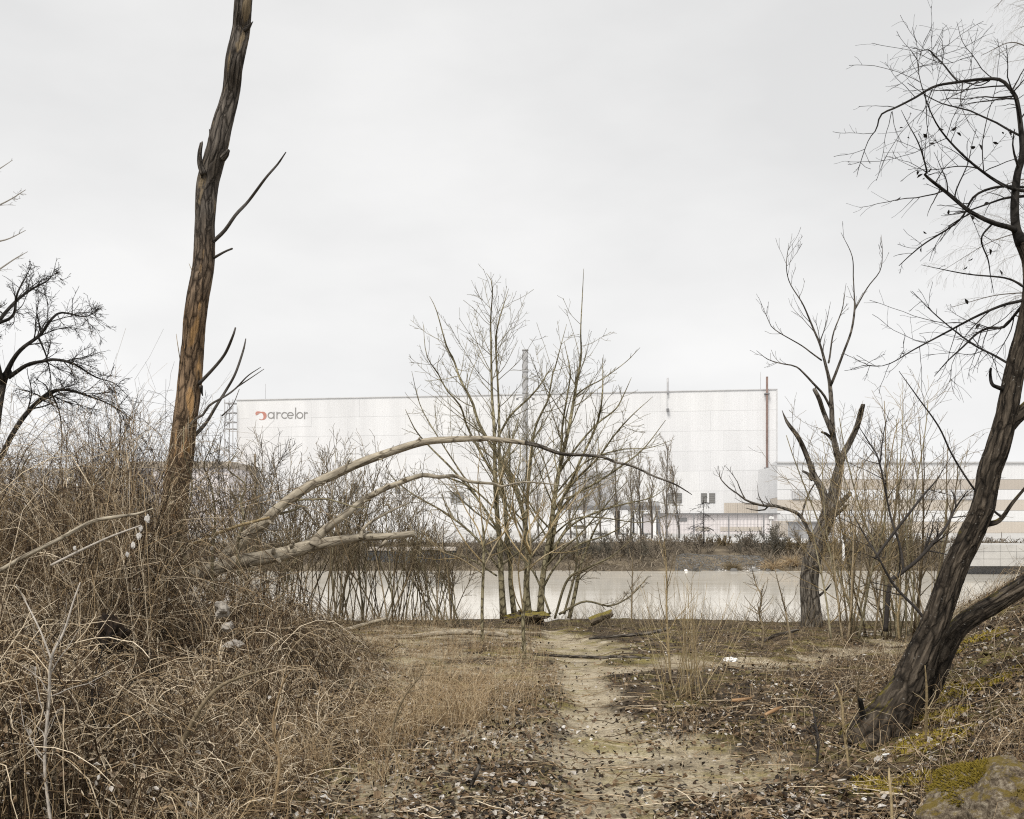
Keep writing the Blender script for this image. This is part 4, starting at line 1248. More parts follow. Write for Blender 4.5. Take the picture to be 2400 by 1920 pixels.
# dead leaves caught in and lying under everything: one mass of litter
def leaf_quads(rng, x, y, z, size, tilt=.5, curl=.35):
    n = len(x)
    a = rng.uniform(0, 2 * math.pi, n)
    d = np.stack([np.cos(a), np.sin(a), rng.normal(size=n) * tilt], 1); d = norm(d)
    s = norm(np.cross(d, np.stack([rng.normal(size=n) * tilt, rng.normal(size=n) * tilt, np.ones(n)], 1)))
    up = np.cross(s, d)
    c = np.stack([x, y, z], 1)
    L_, W_ = size[:, None], (size * rng.uniform(.45, .85, n))[:, None]
    cu = (rng.uniform(-.2, 1, n) * curl)[:, None] * L_
    v = [c - d * L_ * .5, c - d * L_ * .1 + s * W_ * .5 + up * cu, c - d * L_ * .12 - s * W_ * .5 + up * cu, c + up * cu * .1, c + d * L_ * .22 + s * W_ * .36 + up * cu * .7, c + d * L_ * .22 - s * W_ * .36 + up * cu * .7, c + d * L_ * .55 + up * cu * rng.uniform(-.3, .8, n)[:, None]]
    V = np.stack(v, 1)
    o = (np.arange(n) * 7)[:, None, None]
    T_ = (np.array([[0, 3, 1], [0, 2, 3], [4, 6, 3], [3, 6, 5]])[None] + o).reshape(-1, 3)
    Q_ = (np.array([[1, 3, 4, 1]])[None] * 0)
    T2 = (np.array([[1, 3, 4], [2, 5, 3]])[None] + o).reshape(-1, 3)
    return V.reshape(-1, 3), None, np.repeat(np.zeros(n), 7), np.vstack([T_, T2])
def scatter(rng, n, yr, xw, fn):
    """points by image-even depth; fn = density 0..1"""
    inv = rng.uniform(1 / yr[1], 1 / yr[0], n)
    y = 1 / inv
    x = rng.uniform(-xw, xw, n) * y * .56
    k = rng.random(n) < fn(x, y)
    return x[k], y[k]
def litter_density(x, y):
    p = np.clip(path_mask(x, y) * 2.5 + .5 * fbm(x * 2, y * 2, 3., 3), 0, 1)
    patch = sstep(-.25, .2, fbm(x * .9, y * .9, 9., 4) + .12)
    d = (.3 + .7 * patch) * (1 - .8 * p)
    d = np.where(y > 12, d * .7, d)
    return np.clip(d, 0, 1)
x, y = scatter(RG, 92000, (4.2, 22), 1.0, litter_density)
ok = (y < 22)
x, y = x[ok], y[ok]
sz = RG.uniform(.018, .052, len(x)) * (1 + .5 * (RG.random(len(x)) > .9))
V, q_, tt, tri = leaf_quads(RG, x, y, gz(x, y) + RG.uniform(.004, .035, len(x)), sz)
lb = Bag(); lk = RG.random(len(x)); lt = np.clip(np.where(lk < .45, RG.normal(.24, .14, len(x)), np.where(lk < .85, RG.normal(.62, .11, len(x)), RG.normal(.9, .08, len(x)))), 0, 1)
lb.add(V, None, np.repeat(lt, 7), tri)
n = 9000
yb = RG.uniform(5, 14, n); xb = RG.uniform(-1, 0, n) * yb * .56
hb = thicket_h(xb, yb); k = hb > .15
xb, yb, hb = xb[k], yb[k], hb[k]
V, q_, tt, tri = leaf_quads(RG, xb, yb, gz(xb, yb) + hb * RG.random(len(xb)) ** .7 * .9, RG.uniform(.015, .045, len(xb)), 1.0, .5)
lb.add(V, None, np.repeat(RG.uniform(.3, .95, len(xb)), 7), tri)
stuff('leaf_litter', lb.mesh('leaf_litter', M_LEAF, False), 'dark and pale dead leaves littering the ground beside the path', 'dead leaves')

# dry grass: leaning blades where the thicket thins out, and along the bank lip
def grass_density(x, y):
    e = thicket_edge(y)
    a = np.exp(-((x - (e - .35)) / np.interp(y, [6, 8, 12, 16], [.45, .7, 1.1, 1.8])) ** 2) * (.15 + .85 * sstep(6.0, 8.0, y)) * (1 - sstep(17, 20, y))
    bk = np.exp(-((y - 19.5) / 2.2) ** 2) * (x < 1.2) * (x > -4) * .9
    r = .10 * (x > 1.2)
    rb = np.exp(-((y - 17.5) / 2.5) ** 2) * (x > 4.5) * .5
    cl = sstep(-.05, .3, fbm(x * 1.9, y * 1.9, 12., 4) + .04)
    return np.clip((a + bk + r + rb) * (.06 + .94 * cl) * (1 - .95 * np.clip(path_mask(x, y) * 3, 0, 1)), 0, 1)
x, y = scatter(RG, 120000, (4.8, 23), 1.0, grass_density)
n = len(x); N = 4
h = RG.uniform(.08, .40, n) * np.where(x > 1.2, .5, 1.0)
az = RG.uniform(0, 2 * math.pi, n); ben = RG.uniform(.3, 1.5, n)
t = np.linspace(0, 1, N)[None]
P = np.stack([x[:, None] + np.cos(az)[:, None] * (h * ben)[:, None] * t ** 1.7, y[:, None] + np.sin(az)[:, None] * (h * ben)[:, None] * t ** 1.7,
              gz(x, y)[:, None] + h[:, None] * np.sin(t * (1.2 + .9 * RG.random(n))[:, None])], -1)
P += np.cumsum(RG.normal(size=P.shape) * .008, axis=1)
R = (RG.uniform(.0011, .0024, n))[:, None] * np.linspace(1, .35, N)[None]
b = Bag(); b.tube(P, R, 3, tint=RG.random(n))
stuff('dry_grass', b.mesh('dry_grass', M_GRASS), 'straw-coloured dry grass between the brambles and the path', 'dry grass')
# small sticks and broken twigs over the floor
x, y = scatter(RG, 9000, (4.4, 22), 1.0, lambda x, y: np.full(len(x), .42))
n = len(x); N = 4
az = RG.uniform(0, 6.28, n); ll = RG.uniform(.06, .4, n); t = np.linspace(-.5, .5, N)[None]
px = x[:, None] + np.cos(az)[:, None] * ll[:, None] * t; py = y[:, None] + np.sin(az)[:, None] * ll[:, None] * t
P = np.stack([px, py, gz(px, py) + .012 + RG.uniform(0, .04, n)[:, None]], -1) + RG.normal(size=(n, N, 3)) * .008
R = RG.uniform(.0015, .006, n)[:, None] * np.linspace(1, .6, N)[None]
b = Bag(); b.tube(P, R, 3, tint=np.clip(RG.normal(.6, .25, n), 0, 1))
stuff('twig_litter', b.mesh('twig_litter', M_BRAMBLE), 'small broken sticks and twigs scattered over the ground', 'twigs')
# low dark scrub along the bank lip, right of the clump
x, y = scatter(RG, 19000, (17, 23.5), 1.0, lambda x, y: np.exp(-((y - 21.6) / 1.0) ** 2) * (x > .8) * (x < 9) * .9 + np.exp(-((y - 21) / 1.6) ** 2) * (x < -1) * .7 + .06)
n = len(x); N = 4
az = RG.uniform(0, 6.28, n); hh = RG.uniform(.1, .5, n) * (1 + .8 * fbm(x * .8, y * .8, 4., 2)); t = np.linspace(0, 1, N)[None]
P = np.stack([x[:, None] + np.cos(az)[:, None] * hh[:, None] * t * .7, y[:, None] + np.sin(az)[:, None] * hh[:, None] * t * .7, gz(x, y)[:, None] + hh[:, None] * t], -1)
P += np.cumsum(RG.normal(size=P.shape) * .03, axis=1)
R = RG.uniform(.002, .004, n)[:, None] * np.linspace(1, .5, N)[None]
b = Bag(); b.tube(P, R, 3, tint=RG.random(n))
stuff('bank_scrub', b.mesh('bank_scrub', M_TWIG), 'low grey-brown scrub along the near edge of the river', 'scrub')
# tangled dead stems over the embankment on the right
x, y = scatter(RG, 16000, (5, 19), 1.0, lambda x, y: sstep(2.0, 3.4, x) * (.2 + .8 * sstep(.05, .35, fbm(x * 1.1, y * 1.1, 33., 3) + .1)))
n = len(x); N = 6
az = RG.uniform(0, 6.28, n); hh = RG.uniform(.05, .4, n); ll = RG.uniform(.2, .8, n); t = np.linspace(0, 1, N)[None]
px = x[:, None] + np.cos(az)[:, None] * ll[:, None] * t; py = y[:, None] + np.sin(az)[:, None] * ll[:, None] * t
P = np.stack([px, py, gz(px, py) + .01 + hh[:, None] * np.sin(t * 2.9)], -1) + np.cumsum(RG.normal(size=(n, N, 3)) * .012, axis=1)
R = RG.uniform(.0013, .003, n)[:, None] * np.linspace(1, .5, N)[None]
b = Bag(); b.tube(P, R, 3, tint=np.clip(RG.normal(.5, .25, n), 0, 1))
stuff('embankment_stems', b.mesh('embankment_stems', M_BRAMBLE), 'thin dry stems sprawling over the leafy embankment at right', 'dry stems')
# yellow-green moss cushions on the embankment
def moss_cushion(u, v, D, r, label, seed):
    rng = np.random.default_rng(seed)
    x, y, _ = pt(u, v, D)
    n = 1300
    a = rng.uniform(0, 6.28, n); rr = np.sqrt(rng.random(n)) * r
    px, py = x + rr * np.cos(a) * 1.6, y + rr * np.sin(a)
    k = fbm(px * 5, py * 5, seed * 1., 3) + .25 > 0
    px, py = px[k], py[k]; n = len(px)
    h = .03 * rng.uniform(.5, 1.3, n)
    d = rng.normal(size=(n, 3)) * [.015, .015, 0]
    P = np.stack([np.stack([px, py, gz(px, py) - .005], 1), np.stack([px, py, gz(px, py) + h * .6], 1) + d * .5, np.stack([px, py, gz(px, py) + h], 1) + d], 1)
    bb = Bag(); bb.tube(P, np.tile([[.005, .0055, .001]], (n, 1)), 3, tint=rng.random(n))
    o = tag(link('moss_patch', bb.mesh('moss_patch', M_MOSS)), label, 'moss', 'moss patches on the embankment')
    o['kind'] = 'stuff'
M_MOSS = tint_mat('moss', [(0, (0.14, 0.105, 0.015)), (1, (0.42, 0.325, 0.06))], mottled=.3)
for k, (u, v, lab) in enumerate(((2270, 1610, 'long yellow moss patch on the embankment beside the leaning trunks'), (2180, 1690, 'moss patch at the foot of the second leaning stem'), (2195, 1735, 'round moss patch in front of the leaning trunks'), (2340, 1365, 'moss patch on the embankment crest at upper right'), (2250, 1520, 'rusty moss patch behind the second leaning stem'), (2100, 1850, 'small moss patch left of the mossy boulder'))):
    D = 9.0
    for it in range(30):
        z = float(gz((u - 1200) / F * D, D)); D += (F * (EYE - z) / max(40, v - HOR) - D) * .4
    moss_cushion(u, v, D, .32 if k in (0, 4) else .2, lab, 60 + k)

# ------------------------------------------------------------------ the broken trunk at left
D0 = 14.0
T1 = empty('broken_trunk', pt(395, 1470, D0) * [1, 1, 0] + [0, 0, .1], 'tall bare broken tree trunk rising out of the brambles at left', 'dead tree')
uv = [(386, 1500, 72), (400, 1300, 66), (412, 1150, 62), (423, 1082, 59), (434, 978, 56), (444, 900, 56), (450, 822, 53), (460, 717, 51), (477, 613, 50), (481, 509, 48), (487, 430, 51), (508, 352, 49), (522, 290, 47), (541, 217, 42), (549, 145, 43), (564, 72, 42), (570, 0, 41), (582, -120, 38), (600, -260, 33), (612, -330, 28)]
P, R = path(uv, D0, 440, .5, 1)
R = R * .92
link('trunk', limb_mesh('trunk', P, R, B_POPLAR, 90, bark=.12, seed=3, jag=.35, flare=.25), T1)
for k, uv in enumerate([
    [(500, 566, 10), (527, 540, 9), (553, 503, 8), (582, 472, 7), (623, 417, 6), (650, 386, 5), (670, 357, 2.5)],
    [(502, 604, 7), (527, 590, 5), (544, 583, 4.5)],
    [(466, 900, 9), (501, 863, 7.5), (527, 830, 7), (545, 790, 6), (552, 768, 4)],
    [(448, 1030, 10), (481, 994, 8), (509, 948, 7), (528, 918, 6.5), (551, 877, 6), (570, 822, 5), (576, 794, 2.5)],
    [(400, 1050, 7), (430, 1020, 7), (455, 985, 6.5), (475, 973, 6), (489, 952, 6), (509, 939, 5), (532, 926, 4.5), (554, 909, 4), (581, 881, 3), (611, 861, 1.5)],
    [(556, 907, 3.5), (588, 886, 2.5), (619, 865, 1.5)],
    [(520, 975, 4), (545, 950, 2.5), (561, 912, 1.5)],
    [(458, 650, 4), (449, 632, 2), (443, 618, 1)],
    [(424, 855, 2.5), (416, 805, 1.8), (413, 783, 1)],
]):
    grow_limb('branch', uv, D0 - (.12 if k == 4 else 0), M_TWIGGREY if k < 7 else M_TWIG, T1, sides=8, sway=.8, seed=k, tint=.3 + .06 * k)
for k, uv in enumerate([[(478, 410, 16), (469, 385, 12), (468, 360, 10), (472, 336, 7)], [(500, 330, 18), (494, 315, 8), (491, 304, 2)], [(574, 70, 16), (584, 62, 9), (591, 53, 2)], [(522, 372, 16), (530, 362, 14), (534, 355, 9)], [(471, 905, 9), (472, 915, 7), (475, 928, 2)]]):
    grow_limb('branch_stub', uv, D0 - .05, B_STUB, T1, n=10, sides=10, sway=.1, seed=20 + k, bark=.1, jag=.03)
# split strip of bare orange wood low on the trunk
M_BAREWOOD = bark_mat('bare_wood', (0.2, 0.115, 0.06), (0.4, 0.25, 0.135), (0.55, 0.4, 0.25), 18, .08, bump=.2)
grow_limb('bare_wood_strip', [(424, 1078, 3, -.20), (428, 1065, 11, -.205), (432, 1045, 12, -.21), (436, 1035, 8, -.205), (438, 1022, 2, -.2)], D0 + .055, M_BAREWOOD, T1, n=20, sides=10, sway=0, seed=31, bark=.1)

# ------------------------------------------------------------------ the fallen, arching tree
D1 = 12.0
T2 = empty('fallen_tree', pt(430, 1380, D1) * [1, 1, 0] + [0, 0, .3], 'pale fallen tree lying over the brambles with a long arching limb', 'fallen tree')
sets = [
    ('trunk', [(395, 1385, 44), (448, 1354, 42), (500, 1336, 38), (545, 1320, 36), (613, 1308, 34), (670, 1297, 34), (726, 1281, 33), (779, 1270, 26), (839, 1261, 21), (896, 1258, 18), (945, 1254, 17), (966, 1251, 17)], 28, .06, .05),
    ('arching_limb', [(520, 1322, 34), (540, 1294, 33), (568, 1266, 31), (613, 1230, 28), (662, 1184, 26), (726, 1139, 24), (783, 1113, 23), (839, 1087, 22), (914, 1060, 20), (990, 1037, 18), (1065, 1030, 16), (1141, 1028, 13), (1197, 1034, 12), (1230, 1038.5, 11.2)], 24, .05, 0),
    ('limb_tip', [(1215, 1036.5, 11.6), (1256, 1043, 10.5), (1313, 1063, 9), (1370, 1067, 7.5), (1411, 1071, 7), (1445, 1084, 6.5), (1483, 1093, 5.5), (1532, 1116, 5), (1577, 1133, 4.2), (1607, 1150, 3), (1622, 1160, 1.5)], 16, .05, 0),
    ('limb', [(735, 1280, 30), (748, 1258, 24), (771, 1234, 20), (813, 1204, 18), (850, 1174, 16), (896, 1148, 14), (945, 1129, 12), (990, 1114, 11), (1028, 1118, 10), (1065, 1116, 9), (1103, 1129, 8), (1156, 1134, 6.5), (1178, 1140, 5.5), (1216, 1131, 4.5), (1254, 1131, 4), (1299, 1136, 3), (1330, 1142, 1.5)], 18, .05, 0),
    ('branch', [(845, 1262, 11), (849, 1246, 9), (862, 1229, 7), (896, 1208, 6), (926, 1193, 5), (958, 1179, 3)], 10, .04, 0),
    ('branch', [(672, 1180, 7), (703, 1172, 5), (735, 1171, 4.5), (765, 1170, 4), (800, 1179, 3.5), (832, 1189, 3), (866, 1190, 1.5)], 8, 0, 0),
    ('branch', [(655, 1205, 6), (690, 1195, 5), (710, 1186, 3.5), (722, 1192, 2.5)], 8, 0, 0),
    ('branch_stub', [(905, 1268, 9), (898, 1276, 8), (890, 1283, 5)], 8, .05, .03),
]
for k, (nm, uv, sd, bk, jg) in enumerate(sets):
    uv = [(q[0], q[1], q[2] * (.93 if k < 4 else 1)) for q in uv]
    P, R = path(uv, D1 - .05 * (k == 0), int(40 + sum(abs(uv[i + 1][0] - uv[i][0]) for i in range(len(uv) - 1)) / 3.0), 0 if k in (1, 2) else (1.0 if k == 3 else .3), 50 + k)
    link(nm, limb_mesh(nm, P, R, B_DEAD if k == 2 else (B_FALLEN if k not in (5, 6) else M_OLIVE), sd, bark=bk, seed=40 + k, jag=jg, fur=(4, 1.0)), T2)

# peeling bark flakes and snapped stubs on the fallen tree
rng = np.random.default_rng(71)
flk = None
for (uv, D, nf, ns) in ((sets[0][1], D1 - .05, 12, 4), (sets[1][1], D1, 16, 6), (sets[3][1][:8], D1, 9, 4)):
    P, R = path(uv, D, 60, 0, 1)
    for q in range(nf):
        i = int(rng.integers(3, 56)); a = rng.uniform(0, 2 * math.pi)
        T = norm(P[i + 1] - P[i - 1]); n1_ = np.array([0, -1.0, 0]); n2_ = np.cross(T, n1_)
        nn_ = math.cos(a) * n1_ + math.sin(a) * n2_
        side = np.cross(T, nn_); ll, ww = rng.uniform(.03, .09), rng.uniform(.012, .03)
        c = P[i] + nn_ * R[i] * 1.0
        lift = rng.uniform(.008, .03)
        V = []
        for z in (0, .012):
            for (l, w_, hh_) in ((-1, -1, 0), (-1, 1, 0), (0, 1.1, .3), (0, -1.1, .3), (1, .6, 1), (1, -.7, 1)):
                V.append(c + T * l * ll * .5 + side * w_ * ww * .5 + nn_ * (hh_ * lift - z * .6))
        V = np.array(V)
        Q = np.array([[0, 1, 2, 3], [3, 2, 4, 5], [6, 9, 8, 7], [9, 11, 10, 8], [0, 6, 7, 1], [4, 10, 11, 5], [1, 7, 8, 2], [2, 8, 10, 4], [3, 9, 6, 0], [5, 11, 9, 3]])
        link('bark_flake', make_mesh('bark_flake', V, Q, None, B_FALLEN if q % 3 else M_TWIG, False, {'bc': V - c, 'tint': np.full(12, .5)}), T2)
    for q in range(ns):
        i = int(rng.integers(6, 55)); T = norm(P[i + 1] - P[i - 1]); n1_ = np.array([0, -.6, .8 * rng.choice([-1, 1, 1])])
        dd = norm(T * rng.uniform(.2, .9) + n1_)
        ll = rng.uniform(.03, .12)
        Pq = np.stack([P[i] + dd * (R[i] * .7 + ll * t_) + rng.normal(size=3) * .006 for t_ in np.linspace(0, 1, 6)])
        link('branch_stub', limb_mesh('branch_stub', Pq, np.linspace(R[i] * .34, R[i] * .16, 6), B_FALLEN, 9, bark=.1, seed=q, jag=.02), T2)

# poles lying in the brambles
for k, (uv, D, m_, lab) in enumerate([
    ([(-20, 1350, 10), (53, 1307, 10), (133, 1267, 9.5), (213, 1224, 9), (277, 1211, 8), (320, 1205, 6), (360, 1192, 4)], 8.7, B_FALLEN, 'long tan pole leaning through the upper left brambles'),
    ([(437, 1283, 8), (496, 1256, 7.5), (560, 1232, 7), (587, 1225, 7), (632, 1213, 6)], 11.6, M_SHOOT, 'short tan branch lying across behind the arching limb foot'),
    ([(120, 1325, 6), (190, 1290, 6), (260, 1258, 5), (330, 1232, 4)], 8.6, M_PALE, 'thin pale stick below the long pole in the brambles'),
    ([(128, 1990, 7), (105, 1800, 7), (115, 1640, 6.5), (120, 1545, 6), (150, 1480, 5), (172, 1410, 4), (188, 1365, 2)], 5.2, M_PALE, 'pale upright forked cane standing in the left foreground'),
    ([(352, 1925, 12), (400, 1820, 12), (425, 1745, 11), (470, 1660, 10), (515, 1610, 8), (570, 1585, 6), (640, 1565, 3)], 5.9, M_TWIG, 'dark bent stick rising from the bottom left brambles'),
    ([(908, 1775, 5.5), (925, 1690, 5), (950, 1630, 4), (985, 1585, 2.6), (1000, 1550, 1.2)], 6.7, M_TWIG, 'dark sapling twig in the grass left of the path'),
]):
    P, R = path(uv, D, 60, .3, 70 + k)
    o = link('leaning_stick', limb_mesh('leaning_stick', P, R, m_, 10, bark=.04, seed=k, tint=.55))
    tag(o, lab, 'stick', 'single sticks standing out of the brambles')
    if k in (3, 4, 5):
        b = Bag(); rg = np.random.default_rng(880 + k)
        Pq, Rq = stack([(P, R)], 14)
        P1, R1 = sprout(Pq, Rq, 12, (.3, .95), (25, 60), (.15, .4), 8, .1, .12, .5, rg, rmin=.0013)
        b.tube(P1, R1, 4, tint=np.full(12, .4))
        P1, R1 = sprout(P1, R1, 26, (.2, 1), (25, 60), (.2, .5), 6, 0, .15, .6, rg, rmin=.001)
        b.tube(P1, R1, 3, tint=np.full(26, .4))
        link('side_twig', b.mesh('side_twig', m_), o)['kind'] = 'stuff'
    if k == 3:
        P2, R2 = path([(120, 1545, 5), (95, 1480, 4), (60, 1410, 3.2), (38, 1370, 1.5)], D, 30, .3, 99)
        link('fork', limb_mesh('fork', P2, R2, m_, 8, seed=4, tint=.5), o)
# upright olive shoots among the upper brambles
rng = np.random.default_rng(404)
GS = 'olive saplings among the brambles'
for k, (u, v0, v1, lab) in enumerate([(250, 1330, 1080, 'olive sapling in front of brambles right of the white shreds'), (325, 1360, 1120, 'olive sapling left of the broken trunk foot'), (385, 1360, 1110, 'olive sapling in front of the broken trunk'), (425, 1385, 1000, 'olive sapling just right of the broken trunk'), (145, 1345, 1110, 'olive sapling above the long tan pole'), (60, 1300, 1060, 'olive sapling at the far left edge'), (500, 1330, 1040, 'olive sapling over the fallen tree trunk'), (560, 1290, 1060, 'olive sapling at the foot of the arching limb')]):
    D = 11.4 + .5 * (k % 3)
    tr = empty('sapling', pt(u, v0, D), lab, 'sapling', GS)
    uv = [(u, v0 + 60, 9), (u + rng.uniform(-8, 8), v0, 8)]
    for q in range(1, 7):
        uv.append((u + rng.normal() * 10 + (rng.random() - .4) * q * 8, v0 + (v1 - v0) * q / 6, 8 - q))
    P, R = grow_limb('trunk', uv, D, M_OLIVE, tr, sides=8, sway=.4, seed=k, tint=.4 + .4 * rng.random())
    b = Bag()
    P1, R1 = sprout(P[None], R[None], 16, (.2, 1), (25, 70), (.25, .5), 8, .35, .14, .5, rng, rmin=.0025)
    b.tube(P1, R1, 4)
    P2, R2 = sprout(P1, R1, 90, (.1, 1), (25, 65), (.3, .6), 6, .1, .16, .6, rng, rmin=.0018)
    b.tube(P2, R2, 3)
    link('crown', b.mesh('crown', M_TWIG), tr)['kind'] = 'stuff'

# ------------------------------------------------------------------ a bare tree builder
def crown_part(parent, limbs, rng, mat1, mat2, k1, k2, k3=0, a1=(25, 55), l1=(.25, .5), up=.3, wander=.1, f1=(.2, 1), rmin=.003, flat=1., l2=(.3, .55), l3=(.3, .6), up2=None, sh=.82):
    P, R = stack(limbs, 14)
    b = Bag()
    P1, R1 = sprout(P, R, k1, f1, a1, l1, 9, up, wander, .42, rng, rmin=rmin * 1.2, flat=flat, shrink=sh)
    b.tube(P1, R1, 5)
    link('crown_branches' if False else 'crown', b.mesh('crown', mat1), parent)['kind'] = 'stuff'
    b2 = Bag()
    P2, R2 = sprout(P1, R1, k2, (.1, 1), (20, 55), l2, 7, up if up2 is None else up2, wander * 1.2, .6, rng, rmin=rmin)
    b2.tube(P2, R2, 3)
    if k3:
        P3, R3 = sprout(P2, R2, k3, (.1, 1), (20, 60), l3, 5, up if up2 is None else up2, wander * 1.4, .7, rng, rmin=rmin * .8)
        b2.tube(P3, R3, 3)
    link('twig_spray', b2.mesh('twig_spray', mat2), parent)['kind'] = 'stuff'
    return P1, R1, P2, R2

# ------------------------------------------------------------------ central clump on the bank
D2 = 22.5
T3 = empty('tree_clump', pt(1220, 1450, D2), 'multi-stemmed bare tree fanning out on the near bank, centre', 'tree')
stm = [
    [(1180, 1450, 20), (1176, 1378, 16), (1173, 1320, 15), (1170, 1262, 14), (1165, 1204, 13), (1161, 1146, 12), (1160, 1100, 10.5), (1158, 1000, 9), (1153, 925, 7), (1151, 809, 5), (1150, 751, 4), (1154, 670, 2.5), (1140, 640, 1)],
    [(1206, 1445, 16), (1197, 1367, 13), (1196, 1320, 12), (1187, 1239, 11), (1183, 1170, 10), (1172, 1112, 9), (1170, 1000, 7), (1168, 925, 5.5), (1162, 809, 4.5), (1167, 762, 4), (1180, 716, 3), (1192, 677, 1)],
    [(1239, 1450, 22), (1234, 1378, 17), (1236, 1309, 15), (1232, 1239, 13), (1220, 1181, 12), (1192, 1112, 10.5), (1126, 1000, 8), (1107, 943, 7), (1079, 890, 6), (1063, 843, 5), (1046, 809, 4), (1023, 728, 2.5), (1007, 695, 1)],
    [(1266, 1445, 20), (1272, 1355, 16), (1283, 1286, 14), (1292, 1228, 13), (1301, 1158, 12), (1311, 1100, 11), (1334, 1000, 9), (1343, 948, 8), (1355, 878, 6), (1362, 832, 5), (1361, 774, 3.5), (1365, 693, 2.5), (1368, 630, 1)],
    [(1290, 1300, 9), (1300, 1240, 9), (1318, 1170, 8.5), (1336, 1135, 8), (1360, 1080, 7), (1397, 1000, 6), (1410, 943, 4.5), (1413, 890, 3.5), (1412, 840, 1)],
    [(1162, 1040, 7), (1175, 1010, 6.5), (1199, 971, 6), (1241, 932, 5), (1267, 901, 4), (1280, 880, 3), (1298, 850, 1)],
    [(1228, 1290, 8), (1236, 1180, 8), (1242, 1100, 7.5), (1255, 1000, 6.5), (1283, 941, 5), (1295, 878, 4), (1301, 862, 3.5), (1313, 816, 2.5), (1328, 760, 1)],
    [(1300, 1180, 7), (1312, 1100, 6.5), (1318, 1000, 5.5), (1327, 943, 5), (1334, 901, 4), (1336, 867, 3.5), (1322, 800, 1)],
    [(1190, 1210, 8), (1165, 1130, 7), (1126, 1060, 6.5), (1095, 1000, 5.5), (1079, 952, 5), (1046, 913, 4), (1028, 878, 3.5), (1000, 833, 2.5), (992, 760, 1)],
    [(1172, 1250, 7), (1120, 1170, 6), (1060, 1100, 5.5), (1010, 1050, 4.5), (975, 1010, 3.5), (950, 960, 1.5)],
    [(1168, 1330, 6), (1110, 1255, 6), (1040, 1200, 5), (970, 1160, 4), (920, 1120, 2.5), (905, 1090, 1)],
    [(1290, 1230, 8), (1340, 1165, 7), (1400, 1130, 6), (1460, 1090, 5), (1510, 1050, 3.5), (1560, 985, 1.5)],
    [(1296, 1200, 7), (1345, 1130, 6.5), (1400, 1075, 5.5), (1440, 1020, 4.5), (1480, 975, 3), (1530, 930, 1)],
    [(1278, 1330, 7), (1330, 1240, 6.5), (1400, 1200, 5.5), (1470, 1180, 4), (1530, 1165, 2.5), (1570, 1135, 1)],
    [(1262, 1400, 7), (1300, 1330, 6), (1350, 1280, 5), (1420, 1255, 4), (1470, 1225, 2.5), (1500, 1180, 1)],
    [(1345, 940, 4.5), (1352, 925, 4), (1380, 905, 3.5), (1411, 889, 3), (1465, 850, 2), (1500, 815, 1)],
    [(1165, 1350, 5), (1100, 1310, 4.5), (1020, 1290, 3.5), (960, 1300, 2.5), (920, 1330, 1)],
    [(1160, 1230, 5), (1095, 1130, 4.5), (1030, 1030, 3.5), (985, 950, 2.5), (965, 870, 1)],
    [(1168, 1200, 5), (1100, 1140, 4.5), (1020, 1115, 3.5), (950, 1120, 2.5), (900, 1150, 1)],
    [(1300, 1160, 5), (1370, 1085, 4.5), (1450, 1055, 3.5), (1520, 1050, 2.5), (1580, 1030, 1)],
    [(1290, 1260, 5), (1350, 1215, 4.5), (1420, 1215, 3.5), (1500, 1225, 2.5), (1560, 1210, 1)],
    [(1310, 1110, 6), (1350, 1050, 5.5), (1398, 995, 5), (1442, 960, 4), (1462, 925, 3), (1480, 885, 1)],
]
lim = []
for k, uv in enumerate(stm):
    nm = 'stem' if k < 4 else 'limb'
    uv = [(q[0], q[1], q[2] * .86) for q in uv]
    lim.append(grow_limb(nm, uv, D2 + (.15 * ((k * 7) % 5 - 2) if k < 4 else 0), B_OLIVE, T3, n=44 if k < 4 else 26, sides=16 if k < 4 else 8, sway=1.2, seed=k, bark=.05 if k < 4 else 0))
rng = np.random.default_rng(31)
crown_part(T3, lim, rng, M_OLIVE, M_OLIVE, 310, 1400, 2000, a1=(25, 60), l1=(.2, .44), up=.3, wander=.07, f1=(.12, .88), rmin=.0035, l2=(.28, .5), l3=(.25, .5))
# second, smaller shrub stems at its right foot
T3b = empty('bank_shrub', pt(1340, 1450, 22.), 'low shrubby stems just right of the central tree clump', 'shrub')
lim = []
for k, uv in enumerate([[(1334, 1450, 10), (1348, 1390, 9), (1359, 1332, 8), (1371, 1297, 6), (1400, 1230, 4), (1430, 1190, 1.5)], [(1300, 1450, 6), (1330, 1360, 6), (1380, 1330, 5), (1440, 1300, 3.5), (1490, 1250, 1.5)], [(1310, 1440, 6), (1370, 1410, 5), (1430, 1420, 4), (1480, 1395, 3), (1520, 1350, 1.5)], [(1322, 1440, 6), (1350, 1330, 5), (1352, 1250, 3.5), (1345, 1180, 1.5)], [(1290, 1440, 5), (1250, 1340, 5), (1200, 1290, 4), (1150, 1260, 2)]]):
    lim.append(grow_limb('stem', uv, 22., M_OLIVE if k else B_OLIVE, T3b, sides=8, sway=.8, seed=k, tint=.25))
crown_part(T3b, lim, rng, M_TWIG, M_TWIG, 60, 330, 500, l1=(.25, .5), up=.2, rmin=.003)
